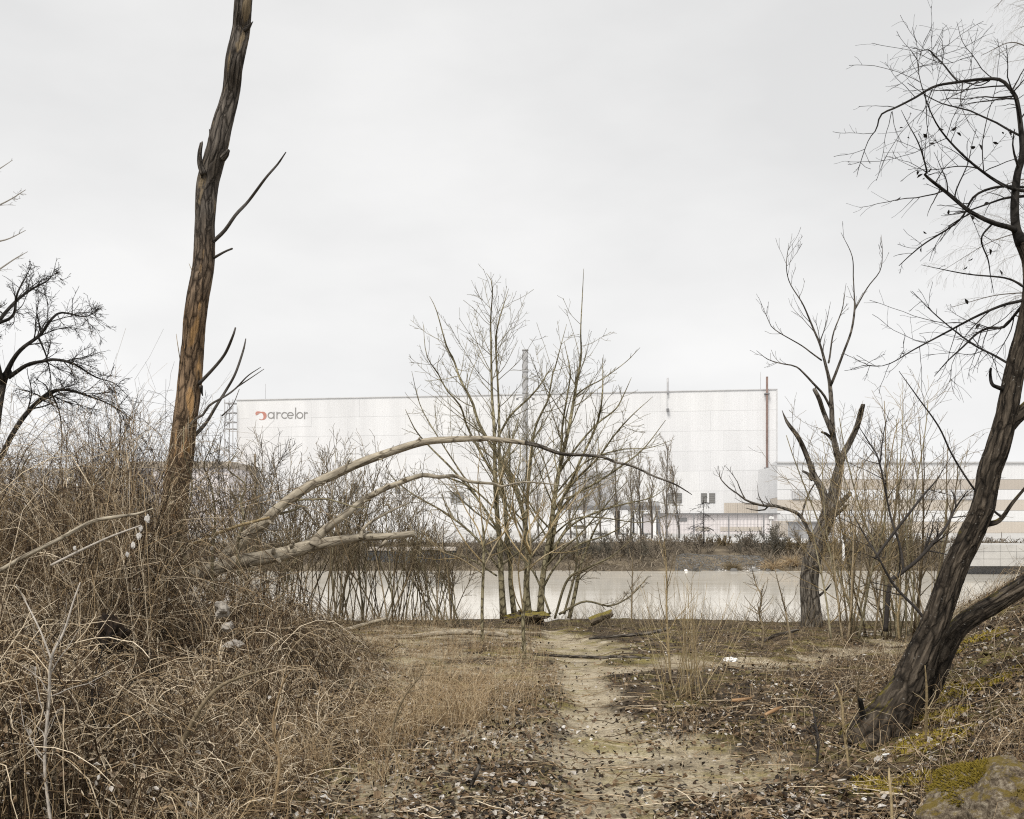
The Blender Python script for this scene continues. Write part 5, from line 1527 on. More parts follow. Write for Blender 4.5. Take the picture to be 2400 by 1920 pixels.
# mossy stump and logs at its foot
def mound(u, v, D, rx, ry, rz, seed, rough=.25, n=26):
    c = pt(u, v, D)
    th, ph = np.meshgrid(np.linspace(0, 2 * math.pi, n * 2, endpoint=False), np.linspace(.02, math.pi - .02, n))
    d = np.stack([np.sin(ph) * np.cos(th), np.sin(ph) * np.sin(th), np.cos(ph)], -1)
    r = 1 + rough * fbm(d[..., 0] * 1.6 + seed, d[..., 1] * 1.6, d[..., 2] * 1.6, 5) * 2
    Vv = (d * r[..., None] * [rx, ry, rz] + c).reshape(-1, 3)
    w2 = n * 2
    i = np.arange(n - 1)[:, None] * w2; j = np.arange(w2)[None]; j2 = (j + 1) % w2
    return Vv, np.stack([i + j, i + w2 + j, i + w2 + j2, i + j2], -1).reshape(-1, 4), Vv - c
V, Q, bc = mound(1232, 1446, 22.2, .4, .3, .16, 3, .6)
st = tag(link('root_stump', make_mesh('root_stump', V, Q, None, B_DARK, True, {'bc': bc})), 'dark root stump at the foot of the central tree clump', 'stump')
V, Q, bc = mound(1255, 1443, 21.9, .26, .12, .07, 9, .5)
tag(link('mossy_root', make_mesh('mossy_root', V, Q, None, B_MOSSLOG, True, {'bc': bc})), 'bright mossy root in front of the dark root stump', 'root')
P, R = path([(1383, 1458, 22), (1400, 1450, 21), (1420, 1443, 19), (1432, 1437, 17)], 21.5, 40, .1, 3)
tag(link('mossy_log', limb_mesh('mossy_log', P, R, B_MOSSLOG, 24, bark=.1, seed=8, jag=.04)), 'short mossy log end sticking up on the river edge', 'log')
for k, (uv, D, m_, lab) in enumerate([
    ([(900, 1505, 11), (1000, 1488, 12), (1080, 1482, 13), (1160, 1486, 12), (1190, 1490, 9)], 17.3, B_FALLEN, 'grey log lying in the grass behind the first sapling'),
    ([(730, 1500, 10), (800, 1480, 10), (860, 1462, 9), (905, 1450, 6)], 18.5, B_FALLEN, 'pale log lying on the bank left of the grey log'),
    ([(1245, 1533, 6), (1320, 1538, 7), (1400, 1541, 7), (1470, 1543, 6), (1525, 1545, 4)], 14.2, B_DEAD, 'long dark stick across the path'),
    ([(1380, 1497, 5), (1450, 1491, 7), (1520, 1484, 8), (1570, 1473, 6)], 17.2, B_DEAD, 'brown stick on the bank lip beyond the path'),
    ([(1790, 1505, 6), (1815, 1490, 8), (1850, 1482, 8), (1872, 1476, 5)], 16.5, B_DEAD, 'dark branch lying in front of the dead tree'),
    ([(1715, 1642, 8), (1740, 1640, 9), (1760, 1636, 5)], 9.9, M_BAREWOOD, 'small light brown stick right of the willow shoots'),
    ([(1792, 1676, 8), (1812, 1666, 9), (1832, 1657, 6)], 9.1, M_BAREWOOD, 'small light brown stick on the leafy ground at right'),
    ([(2000, 1796, 6), (2030, 1800, 7), (2058, 1803, 5)], 7.2, B_FALLEN, 'pale broken stick near the thin stem at lower right'),
    ([(1690, 1905, 8), (1695, 1885, 7), (1698, 1876, 4)], 6.1, B_FALLEN, 'short pale stick at bottom edge right of the path'),
    ([(1105, 1840, 9), (1118, 1810, 9), (1124, 1790, 8), (1118, 1776, 5)], 6.6, B_DEAD, 'crooked grey stick in the leaves left of the path'),
]):
    a = np.array(uv, float)
    P, R = path(uv, D, 40, .1, 30 + k)
    # lay it on the ground where it rests
    gzv = gz(P[:, 0], P[:, 1]) + R * .7
    P[:, 2] = np.maximum(P[:, 2], gzv) if k not in (4, 9) else np.maximum(P[:, 2], gzv)
    P[:, 2] = np.minimum(P[:, 2], gzv + .25)
    tag(link('fallen_stick' if k > 1 else 'grey_log', limb_mesh('fallen_stick', P, R, m_, 12, bark=.07, seed=k, jag=.02)), lab, 'stick' if k > 1 else 'log')

# two saplings in front of the clump
for (nm, lab, D, trunk, whips, sd) in [
    ('sapling', 'slim olive sapling with spreading whips left in front of clump', 17.0,
     [(1131, 1520, 8), (1130, 1425, 7.5), (1133, 1332, 6.5), (1134, 1262, 6), (1131, 1230, 5)],
     [[(1134, 1290, 4), (1120, 1240, 3.5), (1090, 1190, 3), (1060, 1120, 1.5)], [(1133, 1262, 4), (1150, 1200, 3.5), (1165, 1150, 2.5), (1180, 1090, 1.2)], [(1132, 1320, 4), (1090, 1270, 3.5), (1050, 1200, 2.5), (1035, 1150, 1.2)], [(1134, 1330, 4), (1165, 1270, 3.5), (1200, 1230, 2.5), (1240, 1190, 1.2)], [(1131, 1235, 4), (1125, 1180, 3.5), (1120, 1120, 2.5), (1125, 1060, 1)], [(1132, 1345, 3.5), (1080, 1310, 3), (1030, 1290, 2), (1000, 1260, 1)], [(1133, 1280, 3.5), (1180, 1250, 3), (1200, 1180, 2), (1205, 1110, 1)]], 61),
    ('sapling', 'slim olive sapling with long pale whips standing beside the path', 14.0,
     [(1229, 1552, 10), (1227, 1493, 9), (1226, 1436, 8.5), (1234, 1366, 8), (1243, 1309, 7), (1246, 1295, 6)],
     [[(1244, 1300, 5), (1225, 1262, 4), (1210, 1230, 3.5), (1202, 1180, 3), (1207, 1110, 1.5)], [(1245, 1300, 5), (1242, 1250, 4), (1238, 1190, 3.5), (1236, 1120, 3), (1245, 1040, 1.2)], [(1246, 1300, 5), (1275, 1265, 4), (1300, 1220, 3.5), (1325, 1185, 2.5), (1335, 1165, 1.2)], [(1240, 1335, 4), (1265, 1310, 3.5), (1300, 1290, 3), (1328, 1272, 1.5)], [(1246, 1295, 4), (1235, 1255, 3.5), (1270, 1180, 2.5), (1280, 1100, 1)], [(1226, 1430, 5), (1215, 1340, 4), (1222, 1280, 3.5), (1232, 1230, 2.5), (1240, 1180, 1)], [(1240, 1320, 4), (1200, 1270, 3), (1170, 1220, 2.2), (1140, 1190, 1)], [(1242, 1310, 4), (1290, 1240, 3.5), (1340, 1180, 2.5), (1380, 1120, 1)], [(1226, 1440, 4), (1208, 1400, 3), (1200, 1350, 2), (1204, 1310, 1)]], 62)]:
    tr = empty(nm, pt(trunk[0][0], trunk[0][1] - 8, D), lab, 'sapling', 'two saplings in front of the tree clump')
    lim = [grow_limb('trunk', trunk, D, B_OLIVE, tr, n=30, sides=12, sway=.1, seed=sd, bark=.04, flare=.3)]
    for k, uv in enumerate(whips):
        lim.append(grow_limb('whip', uv, D, M_SHOOT, tr, sides=6, sway=1.0, seed=sd + k, tint=.5 + .4 * (k % 2)))
    rng = np.random.default_rng(sd)
    P, R = stack(lim[1:], 12)
    b = Bag()
    P1, R1 = sprout(P, R, 46, (.15, .95), (25, 50), (.35, .7), 8, .3, .07, .6, rng, rmin=.0028)
    b.tube(P1, R1, 4)
    P2, R2 = sprout(P1, R1, 90, (.2, 1), (25, 50), (.25, .5), 6, .2, .1, .6, rng, rmin=.002)
    b.tube(P2, R2, 3)
    link('twig_spray', b.mesh('twig_spray', M_SHOOT), tr)['kind'] = 'stuff'

# ------------------------------------------------------------------ shrubs on the near bank, left of the clump
GN = 'bare shrubs on the near bank behind the fallen tree'
rng = np.random.default_rng(91)
for k, (u, D, vt, sp, mt, lab) in enumerate([
    (640, 20.5, 1120, .35, M_TWIG, 'bare shrub on the near bank under the arching limb foot'),
    (725, 21.5, 1095, .4, M_TWIG, 'bare shrub on the near bank left of the short limb'),
    (790, 21, 1085, .4, M_TWIG, 'tallest bare shrub on the near bank under the arch'),
    (860, 22, 1120, .4, M_TWIG, 'bare shrub on the near bank behind the broken bough end'),
    (925, 21.5, 1150, .4, M_TWIG, 'bare shrub on the near bank right of the broken bough end'),
    (985, 22, 1190, .45, M_TWIG, 'bare shrub on the near bank midway to the clump'),
    (1050, 21.5, 1240, .5, M_TWIG, 'low bare shrub on the near bank left beside the clump'),
    (580, 19, 1140, .4, M_TWIG, 'bare shrub on the near bank left of the arching limb foot')]):
    x = (u - 1200) / F * D
    z0 = float(gz(x, D)) - .05
    h = pt(0, vt, D)[2] - z0
    tr = empty('bare_shrub', (x, D, z0), lab, 'shrub', GN)
    P, R = stems(rng, 15, x, D, z0, h * 1.12, sp * 1.15, .018, 10, foot=.28, wander=.07, up=.3)
    for q in range(len(P)):
        link('stem', limb_mesh('stem', P[q], R[q], M_OLIVE if q % 3 == 0 else mt, 6, tint=float(rng.random())), tr)
    b = Bag()
    P1, R1 = sprout(P, R, 170, (.3, 1), (20, 50), (.22, .5), 8, .35, .1, .55, rng, rmin=.004)
    b.tube(P1, R1, 4)
    P2, R2 = sprout(P1, R1, 620, (.15, 1), (20, 55), (.3, .6), 6, .2, .14, .6, rng, rmin=.0036)
    b.tube(P2, R2, 3)
    link('crown', b.mesh('crown', mt), tr)['kind'] = 'stuff'

# grey shrubs behind the broken trunk
for k, (u, D, vt, lab) in enumerate([(300, 24, 935, 'grey twiggy shrub left of the broken trunk'), (355, 25, 955, 'grey twiggy shrub directly left behind the broken trunk'), (500, 23, 960, 'grey twiggy shrub right of the broken trunk'), (545, 20, 1010, 'twiggy shrub in front of the hall left end'), (210, 24, 985, 'grey twiggy shrub under the dark tree branches'), (100, 22, 1040, 'grey twiggy shrub at far left above the brambles')]):
    rng = np.random.default_rng(500 + k)
    x = (u - 1200) / F * D
    z0 = float(gz(x, D))
    h = pt(0, vt, D)[2] - z0
    tr = empty('twiggy_shrub', (x, D, z0), lab, 'shrub', 'tall twiggy shrubs behind the brambles')
    P, R = stems(rng, 10, x, D, z0, h, .38, .022, 10, foot=.25, wander=.07, up=.3)
    for q in range(len(P)):
        link('stem', limb_mesh('stem', P[q], R[q], M_TWIGGREY, 6, tint=float(rng.random())), tr)
    b = Bag()
    P1, R1 = sprout(P, R, 120, (.3, 1), (20, 55), (.22, .45), 8, .3, .12, .55, rng, rmin=.004)
    b.tube(P1, R1, 4)
    P2, R2 = sprout(P1, R1, 620, (.1, 1), (20, 60), (.3, .6), 6, .15, .16, .6, rng, rmin=.0032)
    b.tube(P2, R2, 3)
    link('crown', b.mesh('crown', M_TWIGGREY), tr)['kind'] = 'stuff'

# ------------------------------------------------------------------ dark tree at the left edge
D3 = 19.0
T4 = empty('dark_tree', pt(-10, 1300, D3), 'dark bare tree at the left edge with sweeping low branches', 'tree')
lim = []
for k, uv in enumerate([
    [(-40, 1330, 46), (-30, 1150, 40), (-12, 1000, 34), (5, 900, 28), (20, 870, 22)],
    [(8, 890, 20), (30, 845, 15), (52, 817, 13), (94, 785, 11), (120, 749, 9), (146, 733, 7), (200, 742, 4), (240, 720, 2)],
    [(20, 885, 16), (63, 856, 13), (100, 847, 11), (130, 843, 10), (172, 853, 8), (224, 884, 5), (270, 900, 3), (310, 940, 1.5)],
    [(-20, 1100, 22), (0, 1077, 20), (31, 1015, 17), (68, 963, 15), (115, 921, 12), (157, 914, 10), (209, 929, 7), (261, 950, 4), (310, 985, 2)],
    [(-20, 800, 16), (0, 750, 13), (42, 702, 10), (78, 676, 7), (115, 655, 4), (130, 625, 1.5)],
    [(-10, 760, 12), (30, 740, 10), (40, 690, 7), (60, 650, 4), (75, 620, 1.5)],
    [(5, 900, 20), (-20, 800, 18), (-50, 700, 14), (-80, 600, 10)],
    [(90, 790, 7), (110, 840, 5), (120, 900, 3), (115, 950, 1.5)],
    [(120, 920, 6), (140, 970, 4.5), (145, 1040, 3), (140, 1090, 1.5)],
]):
    uv = [(q[0], q[1], q[2] * .68) for q in uv]
    lim.append(grow_limb('trunk' if k == 0 else 'branch', uv, D3, B_BLACK, T4, n=40, sides=16 if k == 0 else 9, sway=1.2, seed=k, bark=.05 if k < 4 else 0))
rng = np.random.default_rng(44)
crown_part(T4, lim[1:], rng, M_TWIGDARK, M_TWIGDARK, 190, 1300, 2600, a1=(25, 75), l1=(.16, .4), up=-.15, wander=.13, f1=(.2, 1), rmin=.0032, up2=-.1)
# far faint tree tips at the left edge
T4b = empty('far_tree', pt(-120, 1200, 34), 'pale distant bare tree tips reaching in at the left edge', 'tree')
lim = []
for k, uv in enumerate([[(-130, 1200, 30), (-120, 800, 24), (-100, 500, 14), (-60, 300, 6)], [(-110, 650, 10), (-40, 580, 6), (20, 560, 3), (60, 540, 1.5)], [(-105, 540, 9), (-40, 500, 5), (20, 470, 3), (60, 445, 1.5)], [(-100, 480, 8), (-40, 420, 4), (0, 395, 2.5), (30, 375, 1.2)], [(-110, 720, 9), (-40, 660, 5), (30, 610, 3), (65, 590, 1.2)]]):
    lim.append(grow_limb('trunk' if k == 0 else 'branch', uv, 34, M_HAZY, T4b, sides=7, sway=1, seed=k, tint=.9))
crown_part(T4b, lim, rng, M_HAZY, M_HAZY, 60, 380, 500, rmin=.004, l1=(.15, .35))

# ------------------------------------------------------------------ dead tree with broken limbs, right of centre
D4 = 21.0
T5 = empty('dead_tree', pt(1900, 1455, D4), 'grey dead tree with broken limbs standing at the river edge', 'dead tree')
lim = []
for k, (nm, uv, sd, bk, jg) in enumerate([
    ('trunk', [(1901, 1485, 48), (1901, 1440, 44), (1896, 1372, 41), (1900, 1330, 40), (1906, 1299, 39), (1918, 1262, 36), (1930, 1236, 35), (1945, 1195, 33), (1952, 1168, 27), (1961, 1121, 23), (1967, 1095, 20), (1969, 1080, 17)], 28, .08, 0),
    ('limb', [(1968, 1090, 16), (1958, 1048, 14), (1951, 1006, 12), (1949, 954, 10.5), (1945, 902, 9), (1941, 880, 7.5), (1924, 814, 5.5), (1909, 777, 4.5), (1896, 746, 4), (1880, 710, 3), (1851, 663, 2.2), (1843, 621, 1.8), (1849, 570, .8)], 14, .05, 0),
    ('broken_limb', [(1968, 1092, 16), (1976, 1065, 15), (1990, 1040, 14), (2008, 1001, 12.5), (2018, 965, 12), (2022, 952, 10)], 14, .08, .08),
    ('broken_limb', [(1943, 1205, 26), (1932, 1165, 19), (1924, 1142, 17), (1906, 1111, 14), (1893, 1074, 11.5), (1872, 1027, 10.5), (1849, 996, 8.5), (1840, 980, 5), (1833, 962, 1.2)], 14, .08, 0),
    ('limb', [(1946, 905, 7), (1956, 882, 6.5), (1976, 829, 5.5), (1995, 777, 5), (2003, 725, 4.5), (2002, 690, 3), (2000, 652, 2.5), (1997, 600, 2), (1971, 545, .8)], 10, 0, 0),
    ('branch', [(2003, 727, 3.5), (2034, 673, 2.8), (2063, 634, 2.2), (2068, 589, 1.6), (2065, 550, .8)], 8, 0, 0),
    ('branch', [(1942, 850, 5), (1945, 835, 4.5), (1953, 782, 3.5), (1974, 725, 2.5), (1982, 670, .8)], 8, 0, 0),
    ('branch', [(1946, 955, 6.5), (1930, 925, 6), (1909, 902, 5.5), (1880, 871, 4.5), (1862, 858, 3.5), (1830, 852, 2.8), (1799, 842, 2), (1773, 822, .8)], 8, 0, 0),
    ('branch', [(1926, 845, 4), (1900, 826, 3.5), (1877, 809, 3), (1815, 772, 2.2), (1799, 746, 1.6), (1778, 697, .8)], 8, 0, 0),
    ('broken_limb', [(1952, 1020, 12), (1940, 990, 11), (1930, 965, 10.5), (1919, 933, 10), (1908, 912, 9)], 12, .08, .06),
    ('branch_stub', [(1950, 1030, 8), (1938, 1018, 7), (1926, 1013, 5)], 8, .05, .03),
    ('branch_stub', [(1955, 1195, 15), (1975, 1175, 12), (1992, 1157, 10)], 10, .08, .04),
    ('branch_stub', [(1950, 1215, 10), (1970, 1198, 8), (1986, 1184, 5)], 8, .08, .03),
    ('branch_stub', [(1905, 1125, 12), (1895, 1112, 8), (1883, 1105, 5)], 8, .08, .03),
    ('branch_stub', [(1908, 1105, 6), (1907, 1095, 4), (1906, 1083, 1.2)], 6, 0, 0),
    ('branch', [(1905, 1290, 9), (1899, 1255, 9), (1878, 1212, 8.5), (1860, 1199, 8), (1841, 1193, 7.5), (1818, 1186, 7), (1788, 1185, 6), (1762, 1178, 5), (1746, 1171, 4.5), (1728, 1157, 3.5), (1709, 1144, 3), (1690, 1124, 2.4), (1686, 1110, 1.8), (1684, 1092, .9)], 10, .04, 0),
    ('branch', [(1878, 1214, 5), (1884, 1190, 4.5), (1893, 1163, 4), (1908, 1136, 3), (1925, 1110, 2), (1938, 1080, .9)], 8, 0, 0),
    ('branch', [(1748, 1173, 3.5), (1736, 1150, 2.8), (1728, 1129, 2.2), (1715, 1110, 1.5), (1700, 1092, .8)], 6, 0, 0),
    ('branch', [(1800, 1187, 4.5), (1790, 1196, 4), (1770, 1196, 3), (1748, 1191, 1.5)], 6, 0, 0),
    ('branch', [(1915, 1400, 7), (1935, 1384, 5), (1948, 1368, 2)], 8, 0, 0),
]):
    lim.append(grow_limb(nm, uv, D4, B_DEAD, T5, n=120 if k == 0 else None, sides=sd if k else 40, sway=.1 if k < 1 else .7, seed=k + 3, bark=bk, jag=jg, flare=.15 if k == 0 else 0))
rng = np.random.default_rng(45)
P, R = stack([lim[i] for i in (1, 4, 5, 6, 7, 8, 15, 16, 17)], 12)
b = Bag()
P1, R1 = sprout(P, R, 60, (.35, 1), (20, 45), (.1, .25), 7, .5, .1, .5, rng, rmin=.0035)
b.tube(P1, R1, 4)
P2, R2 = sprout(P1, R1, 90, (.2, 1), (20, 45), (.3, .6), 5, .4, .1, .6, rng, rmin=.003)
b.tube(P2, R2, 3)
link('twig_spray', b.mesh('twig_spray', M_TWIGGREY), T5)['kind'] = 'stuff'

# ------------------------------------------------------------------ leaning forked tree at the right
D5 = 8.0
T6 = empty('leaning_tree', pt(2075, 1700, D5), 'dark leaning tree with a forked foot at the right edge', 'tree')
mainuv = [(2038, 1760, 120), (2060, 1715, 108), (2080, 1684, 93), (2104, 1645, 82), (2127, 1610, 75), (2157, 1536, 67), (2190, 1461, 60), (2218, 1385, 57), (2240, 1325, 55), (2264, 1275, 54), (2298, 1204, 53), (2312, 1150, 51), (2321, 1102, 51), (2339, 1051, 51), (2358, 980, 47), (2372, 900, 45), (2386, 835, 43), (2403, 770, 40), (2416, 690, 37), (2414, 620, 34), (2396, 570, 30)]
lim = []
P, R = path(mainuv, D5, 400, 0, 2)
R = R * .93
link('trunk', limb_mesh('trunk', P, R, B_DARK, 104, bark=.17, seed=5, flare=.3, fur=(5, 1.6)), T6)
trunkP = (P, R)
P, R = path([(2100, 1745, 70), (2135, 1690, 52), (2160, 1645, 48), (2185, 1600, 48), (2209, 1536, 48), (2232, 1490, 46), (2260, 1460, 44), (2290, 1440, 42), (2342, 1409, 40), (2400, 1372, 38), (2480, 1315, 35), (2580, 1240, 30)], D5 + .35, 280, 0, 2)
link('second_trunk', limb_mesh('second_trunk', P, R, B_DARK, 90, bark=.15, seed=9, flare=.15, fur=(5, 1.6)), T6)
sets = [
    [(2396, 572, 30), (2383, 543, 21), (2378, 496, 19), (2383, 417, 17), (2396, 365, 14.5), (2394, 313, 12), (2383, 235, 9.5), (2368, 209, 8.5), (2344, 187, 7.5), (2300, 186, 7), (2243, 193, 6.2), (2190, 203, 5.6), (2143, 230, 5), (2100, 252, 4.5), (2065, 269, 4), (2054, 303, 3), (2035, 330, 2), (2014, 390, 1.6), (2008, 415, .8)],
    [(2384, 545, 15), (2368, 534, 12), (2326, 522, 10.5), (2274, 496, 9), (2222, 454, 8), (2170, 412, 6), (2172, 400, 4), (2154, 339, 3), (2128, 290, 2), (2112, 258, .9)],
    [(2420, 450, 9), (2368, 441, 8), (2316, 412, 6.5), (2253, 360, 5), (2196, 292, 3.5), (2159, 198, 2.2), (2147, 118, .8)],
    [(2420, 440, 7), (2342, 438, 6), (2284, 460, 5.5), (2248, 517, 4.5), (2170, 569, 3.5), (2135, 597, 2.6), (2107, 623, 1.6)],
    [(2248, 194, 4.5), (2230, 175, 4), (2211, 151, 3.5), (2190, 130, 3), (2175, 117, 2.6), (2153, 121, 1.5)],
    [(2415, 700, 12), (2400, 704, 8), (2352, 715, 6.5), (2290, 741, 5.5), (2222, 777, 4.5), (2143, 819, 3.2), (2076, 856, 2), (2018, 856, .9)],
    [(2410, 700, 10), (2389, 725, 7.5), (2352, 767, 6.5), (2320, 768, 6), (2290, 782, 5), (2255, 815, 4), (2222, 845, 3), (2190, 882, 1.5)],
    [(2380, 862, 7), (2330, 833, 5), (2274, 803, 4), (2196, 741, 2.8), (2138, 683, 1)],
    [(2412, 680, 7), (2400, 673, 6), (2357, 652, 4.5), (2263, 642, 3), (2159, 621, 1)],
    [(2300, 1232, 16), (2317, 1228, 14), (2335, 1224, 12), (2350, 1212, 10), (2373, 1179, 8), (2405, 1140, 6), (2440, 1090, 4)],
    [(2362, 1000, 34), (2376, 985, 32), (2400, 962, 30), (2440, 920, 27), (2490, 850, 22)],
    [(2107, 870, 1.5), (2150, 930, 3), (2200, 1000, 4), (2233, 1069, 4.5), (2284, 1148, 5), (2322, 1191, 5.5), (2350, 1214, 6)],
    [(2362, 915, 12), (2338, 908, 10), (2325, 900, 8), (2321, 880, 7), (2322, 864, 5)],
    [(2326, 524, 5), (2300, 560, 4), (2316, 610, 3), (2322, 650, 2), (2330, 690, .9)],
    [(2316, 414, 4), (2290, 395, 3), (2245, 390, 2.4), (2190, 398, 1.8), (2150, 395, 1.3), (2105, 375, .8)],
    [(2400, 460, 7), (2355, 465, 5.5), (2310, 480, 4), (2250, 500, 2.5), (2215, 503, 1)],
]
for k, uv in enumerate(sets):
    lim.append(grow_limb('limb' if k in (0, 1, 10) else 'branch', uv, D5, B_BLACK if k not in (9, 10) else B_DARK, T6, n=60 if k < 2 else 30, sides=16 if k in (0, 1, 9, 10) else 8, sway=.0 if k in (0, 9, 10, 11) else .8, seed=k, bark=.05 if k in (0, 1, 9, 10) else 0))
rng = np.random.default_rng(46)
P, R = stack([lim[i] for i in range(0, 9)] + [lim[13], lim[14], lim[15]], 14)
b = Bag()
P1, R1 = sprout(P, R, 170, (.1, .97), (30, 80), (.16, .5), 10, .05, .1, .45, rng, rmin=.0018, flat=.8, shrink=.85)
b.tube(P1, R1, 4)
P2, R2 = sprout(P1, R1, 560, (.2, 1), (25, 60), (.25, .5), 7, -.1, .12, .6, rng, rmin=.0012)
b.tube(P2, R2, 3)
# knobbly buds along the twigs
link('twig_spray', b.mesh('twig_spray', M_TWIGDARK), T6)['kind'] = 'stuff'
# withered leaves still hanging on
lf_m = None
for k, (u, v) in enumerate([(2170, 405), (2156, 413), (2150, 405), (2165, 420), (2178, 398), (2112, 300), (2157, 295), (2168, 318), (2190, 340), (2205, 305), (2235, 302), (2247, 315), (2280, 345), (2297, 345), (2334, 335), (2370, 310), (2350, 312), (2104, 466), (2224, 498), (2235, 528), (2279, 510), (2312, 478), (2309, 372), (2168, 545), (2160, 585), (2275, 608), (2262, 628), (2320, 590), (2355, 720), (2292, 765), (2265, 707), (2232, 300), (2130, 322), (2185, 335), (2315, 600), (2345, 640)]):
    c = pt(u, v, D5 + rng.uniform(-.25, .25))
    if lf_m is None:
        V, q_, tt, tri = leaf_quads(np.random.default_rng(3), np.zeros(1), np.zeros(1), np.zeros(1), np.array([.05]), .8, .5)
        lf_m = make_mesh('dead_leaf', V, None, tri, M_TWIGDARK, False, {'tint': np.full(7, .3)})
    o = bpy.data.objects.new('dead_leaf', lf_m)
    C.objects.link(o); o.parent = T6
    o.location = tuple(c - np.array(T6.location))
    o.rotation_euler = tuple(rng.uniform(0, 6.28, 3)); o.scale = (rng.uniform(.6, 1.2),) * 3

# weeping willow far behind at the right edge
D6 = 58.0
T7 = empty('weeping_willow', pt(2560, 1300, D6), 'hazy weeping willow hanging in at the upper right edge', 'tree')
lim = []
for k, uv in enumerate([[(2570, 1300, 60), (2560, 900, 50), (2550, 500, 40), (2540, 200, 26), (2520, -80, 12)], [(2550, 560, 20), (2480, 440, 12), (2400, 420, 8), (2300, 460, 4)], [(2545, 300, 18), (2460, 160, 11), (2380, 100, 7), (2300, 130, 3)], [(2535, 150, 16), (2450, 20, 10), (2380, -20, 7), (2330, 20, 3)], [(2555, 800, 18), (2450, 700, 11), (2350, 690, 7), (2230, 720, 3)], [(2555, 700, 18), (2440, 560, 10), (2340, 560, 6), (2200, 640, 2)]]):
    lim.append(grow_limb('trunk' if k == 0 else 'limb', [(q[0], q[1], q[2] * (1 if k == 0 else .35)) for q in uv], D6, M_TWIGGREY, T7, sides=10, sway=1.5, seed=k, tint=.9))
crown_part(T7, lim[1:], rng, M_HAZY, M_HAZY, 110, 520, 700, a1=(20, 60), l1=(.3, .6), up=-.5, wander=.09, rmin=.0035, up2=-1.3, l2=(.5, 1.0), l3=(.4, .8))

# ------------------------------------------------------------------ sapling thicket by the water at right
GW = 'bare saplings by the water at right'
rng = np.random.default_rng(47)
for k, (u, D, vt, vb, lab) in enumerate([(2010, 18.5, 960, 1480, 'slim bare sapling just right of the dead tree'), (2045, 18, 900, 1480, 'slim bare sapling second to the right of the dead tree'), (2075, 17.5, 930, 1470, 'tan sapling in the middle of the riverside thicket'), (2105, 18, 870, 1465, 'tallest tan sapling of the riverside thicket'), (2140, 17.5, 940, 1460, 'bare sapling left of the leaning trunk, nearest the water'), (1985, 17, 1050, 1490, 'low arching sapling at the foot of the dead tree'), (2170, 17, 1000, 1450, 'bare sapling right beside the leaning trunk')]):
    x = (u - 1200) / F * D
    z0 = float(gz(x, D)) - .05
    h = pt(0, vt, D)[2] - z0
    tr = empty('riverside_sapling', (x, D, z0), lab, 'sapling', GW)
    P, R = stems(rng, 6, x, D, z0, h, .3, .02, 12, foot=.16, wander=.05, up=.3)
    for q in range(len(P)):
        link('stem', limb_mesh('stem', P[q], R[q], M_OLIVE if q % 2 else M_TWIG, 7, tint=float(rng.random())), tr)
    b = Bag()
    P1, R1 = sprout(P, R, 70, (.12, 1), (20, 60), (.22, .5), 9, .25, .09, .5, rng, rmin=.003)
    b.tube(P1, R1, 4)
    P2, R2 = sprout(P1, R1, 300, (.15, 1), (25, 65), (.25, .5), 6, .1, .13, .6, rng, rmin=.0024)
    b.tube(P2, R2, 3)
    link('crown', b.mesh('crown', M_SHOOT if k % 3 == 2 else M_TWIG), tr)['kind'] = 'stuff'
T8 = empty('dark_sapling', pt(2090, 1470, 14.5), 'dark crooked sapling leaning right in front of the riverside thicket', 'sapling')
lim = []
for k, uv in enumerate([[(2075, 1480, 12), (2086, 1372, 11), (2110, 1345, 10), (2149, 1314, 9), (2185, 1275, 8), (2216, 1236, 6.5), (2240, 1190, 5), (2268, 1150, 2)], [(2050, 1310, 6), (2085, 1262, 7), (2138, 1194, 6), (2165, 1160, 5), (2195, 1125, 3), (2230, 1070, 1.2)], [(2118, 1340, 6), (2112, 1293, 6), (2100, 1250, 5.5), (2086, 1205, 5), (2060, 1080, 4), (2035, 1035, 3), (2013, 1000, 1.5)], [(2200, 1500, 8), (2190, 1486, 7.5), (2154, 1434, 7), (2096, 1372, 6), (2055, 1300, 4.5), (2034, 1267, 3.5), (1992, 1194, 1.5)], [(2062, 1085, 3.5), (2072, 1010, 2.5), (2085, 960, 1)], [(2240, 1188, 4), (2238, 1165, 5), (2228, 1148, 2)]]):
    lim.append(grow_limb('trunk' if k == 0 else 'branch', uv, 14.5 if k != 3 else 9.5, M_TWIGDARK, T8, sides=8, sway=.4, seed=k, tint=.9))
P, R = stack(lim, 12)
b = Bag()
P1, R1 = sprout(P, R, 50, (.3, 1), (25, 65), (.2, .45), 8, .2, .1, .5, rng, rmin=.002)
b.tube(P1, R1, 4)
P2, R2 = sprout(P1, R1, 200, (.2, 1), (25, 60), (.25, .5), 6, 0, .14, .6, rng, rmin=.0016)
b.tube(P2, R2, 3)
link('twig_spray', b.mesh('twig_spray', M_TWIGDARK), T8)['kind'] = 'stuff'

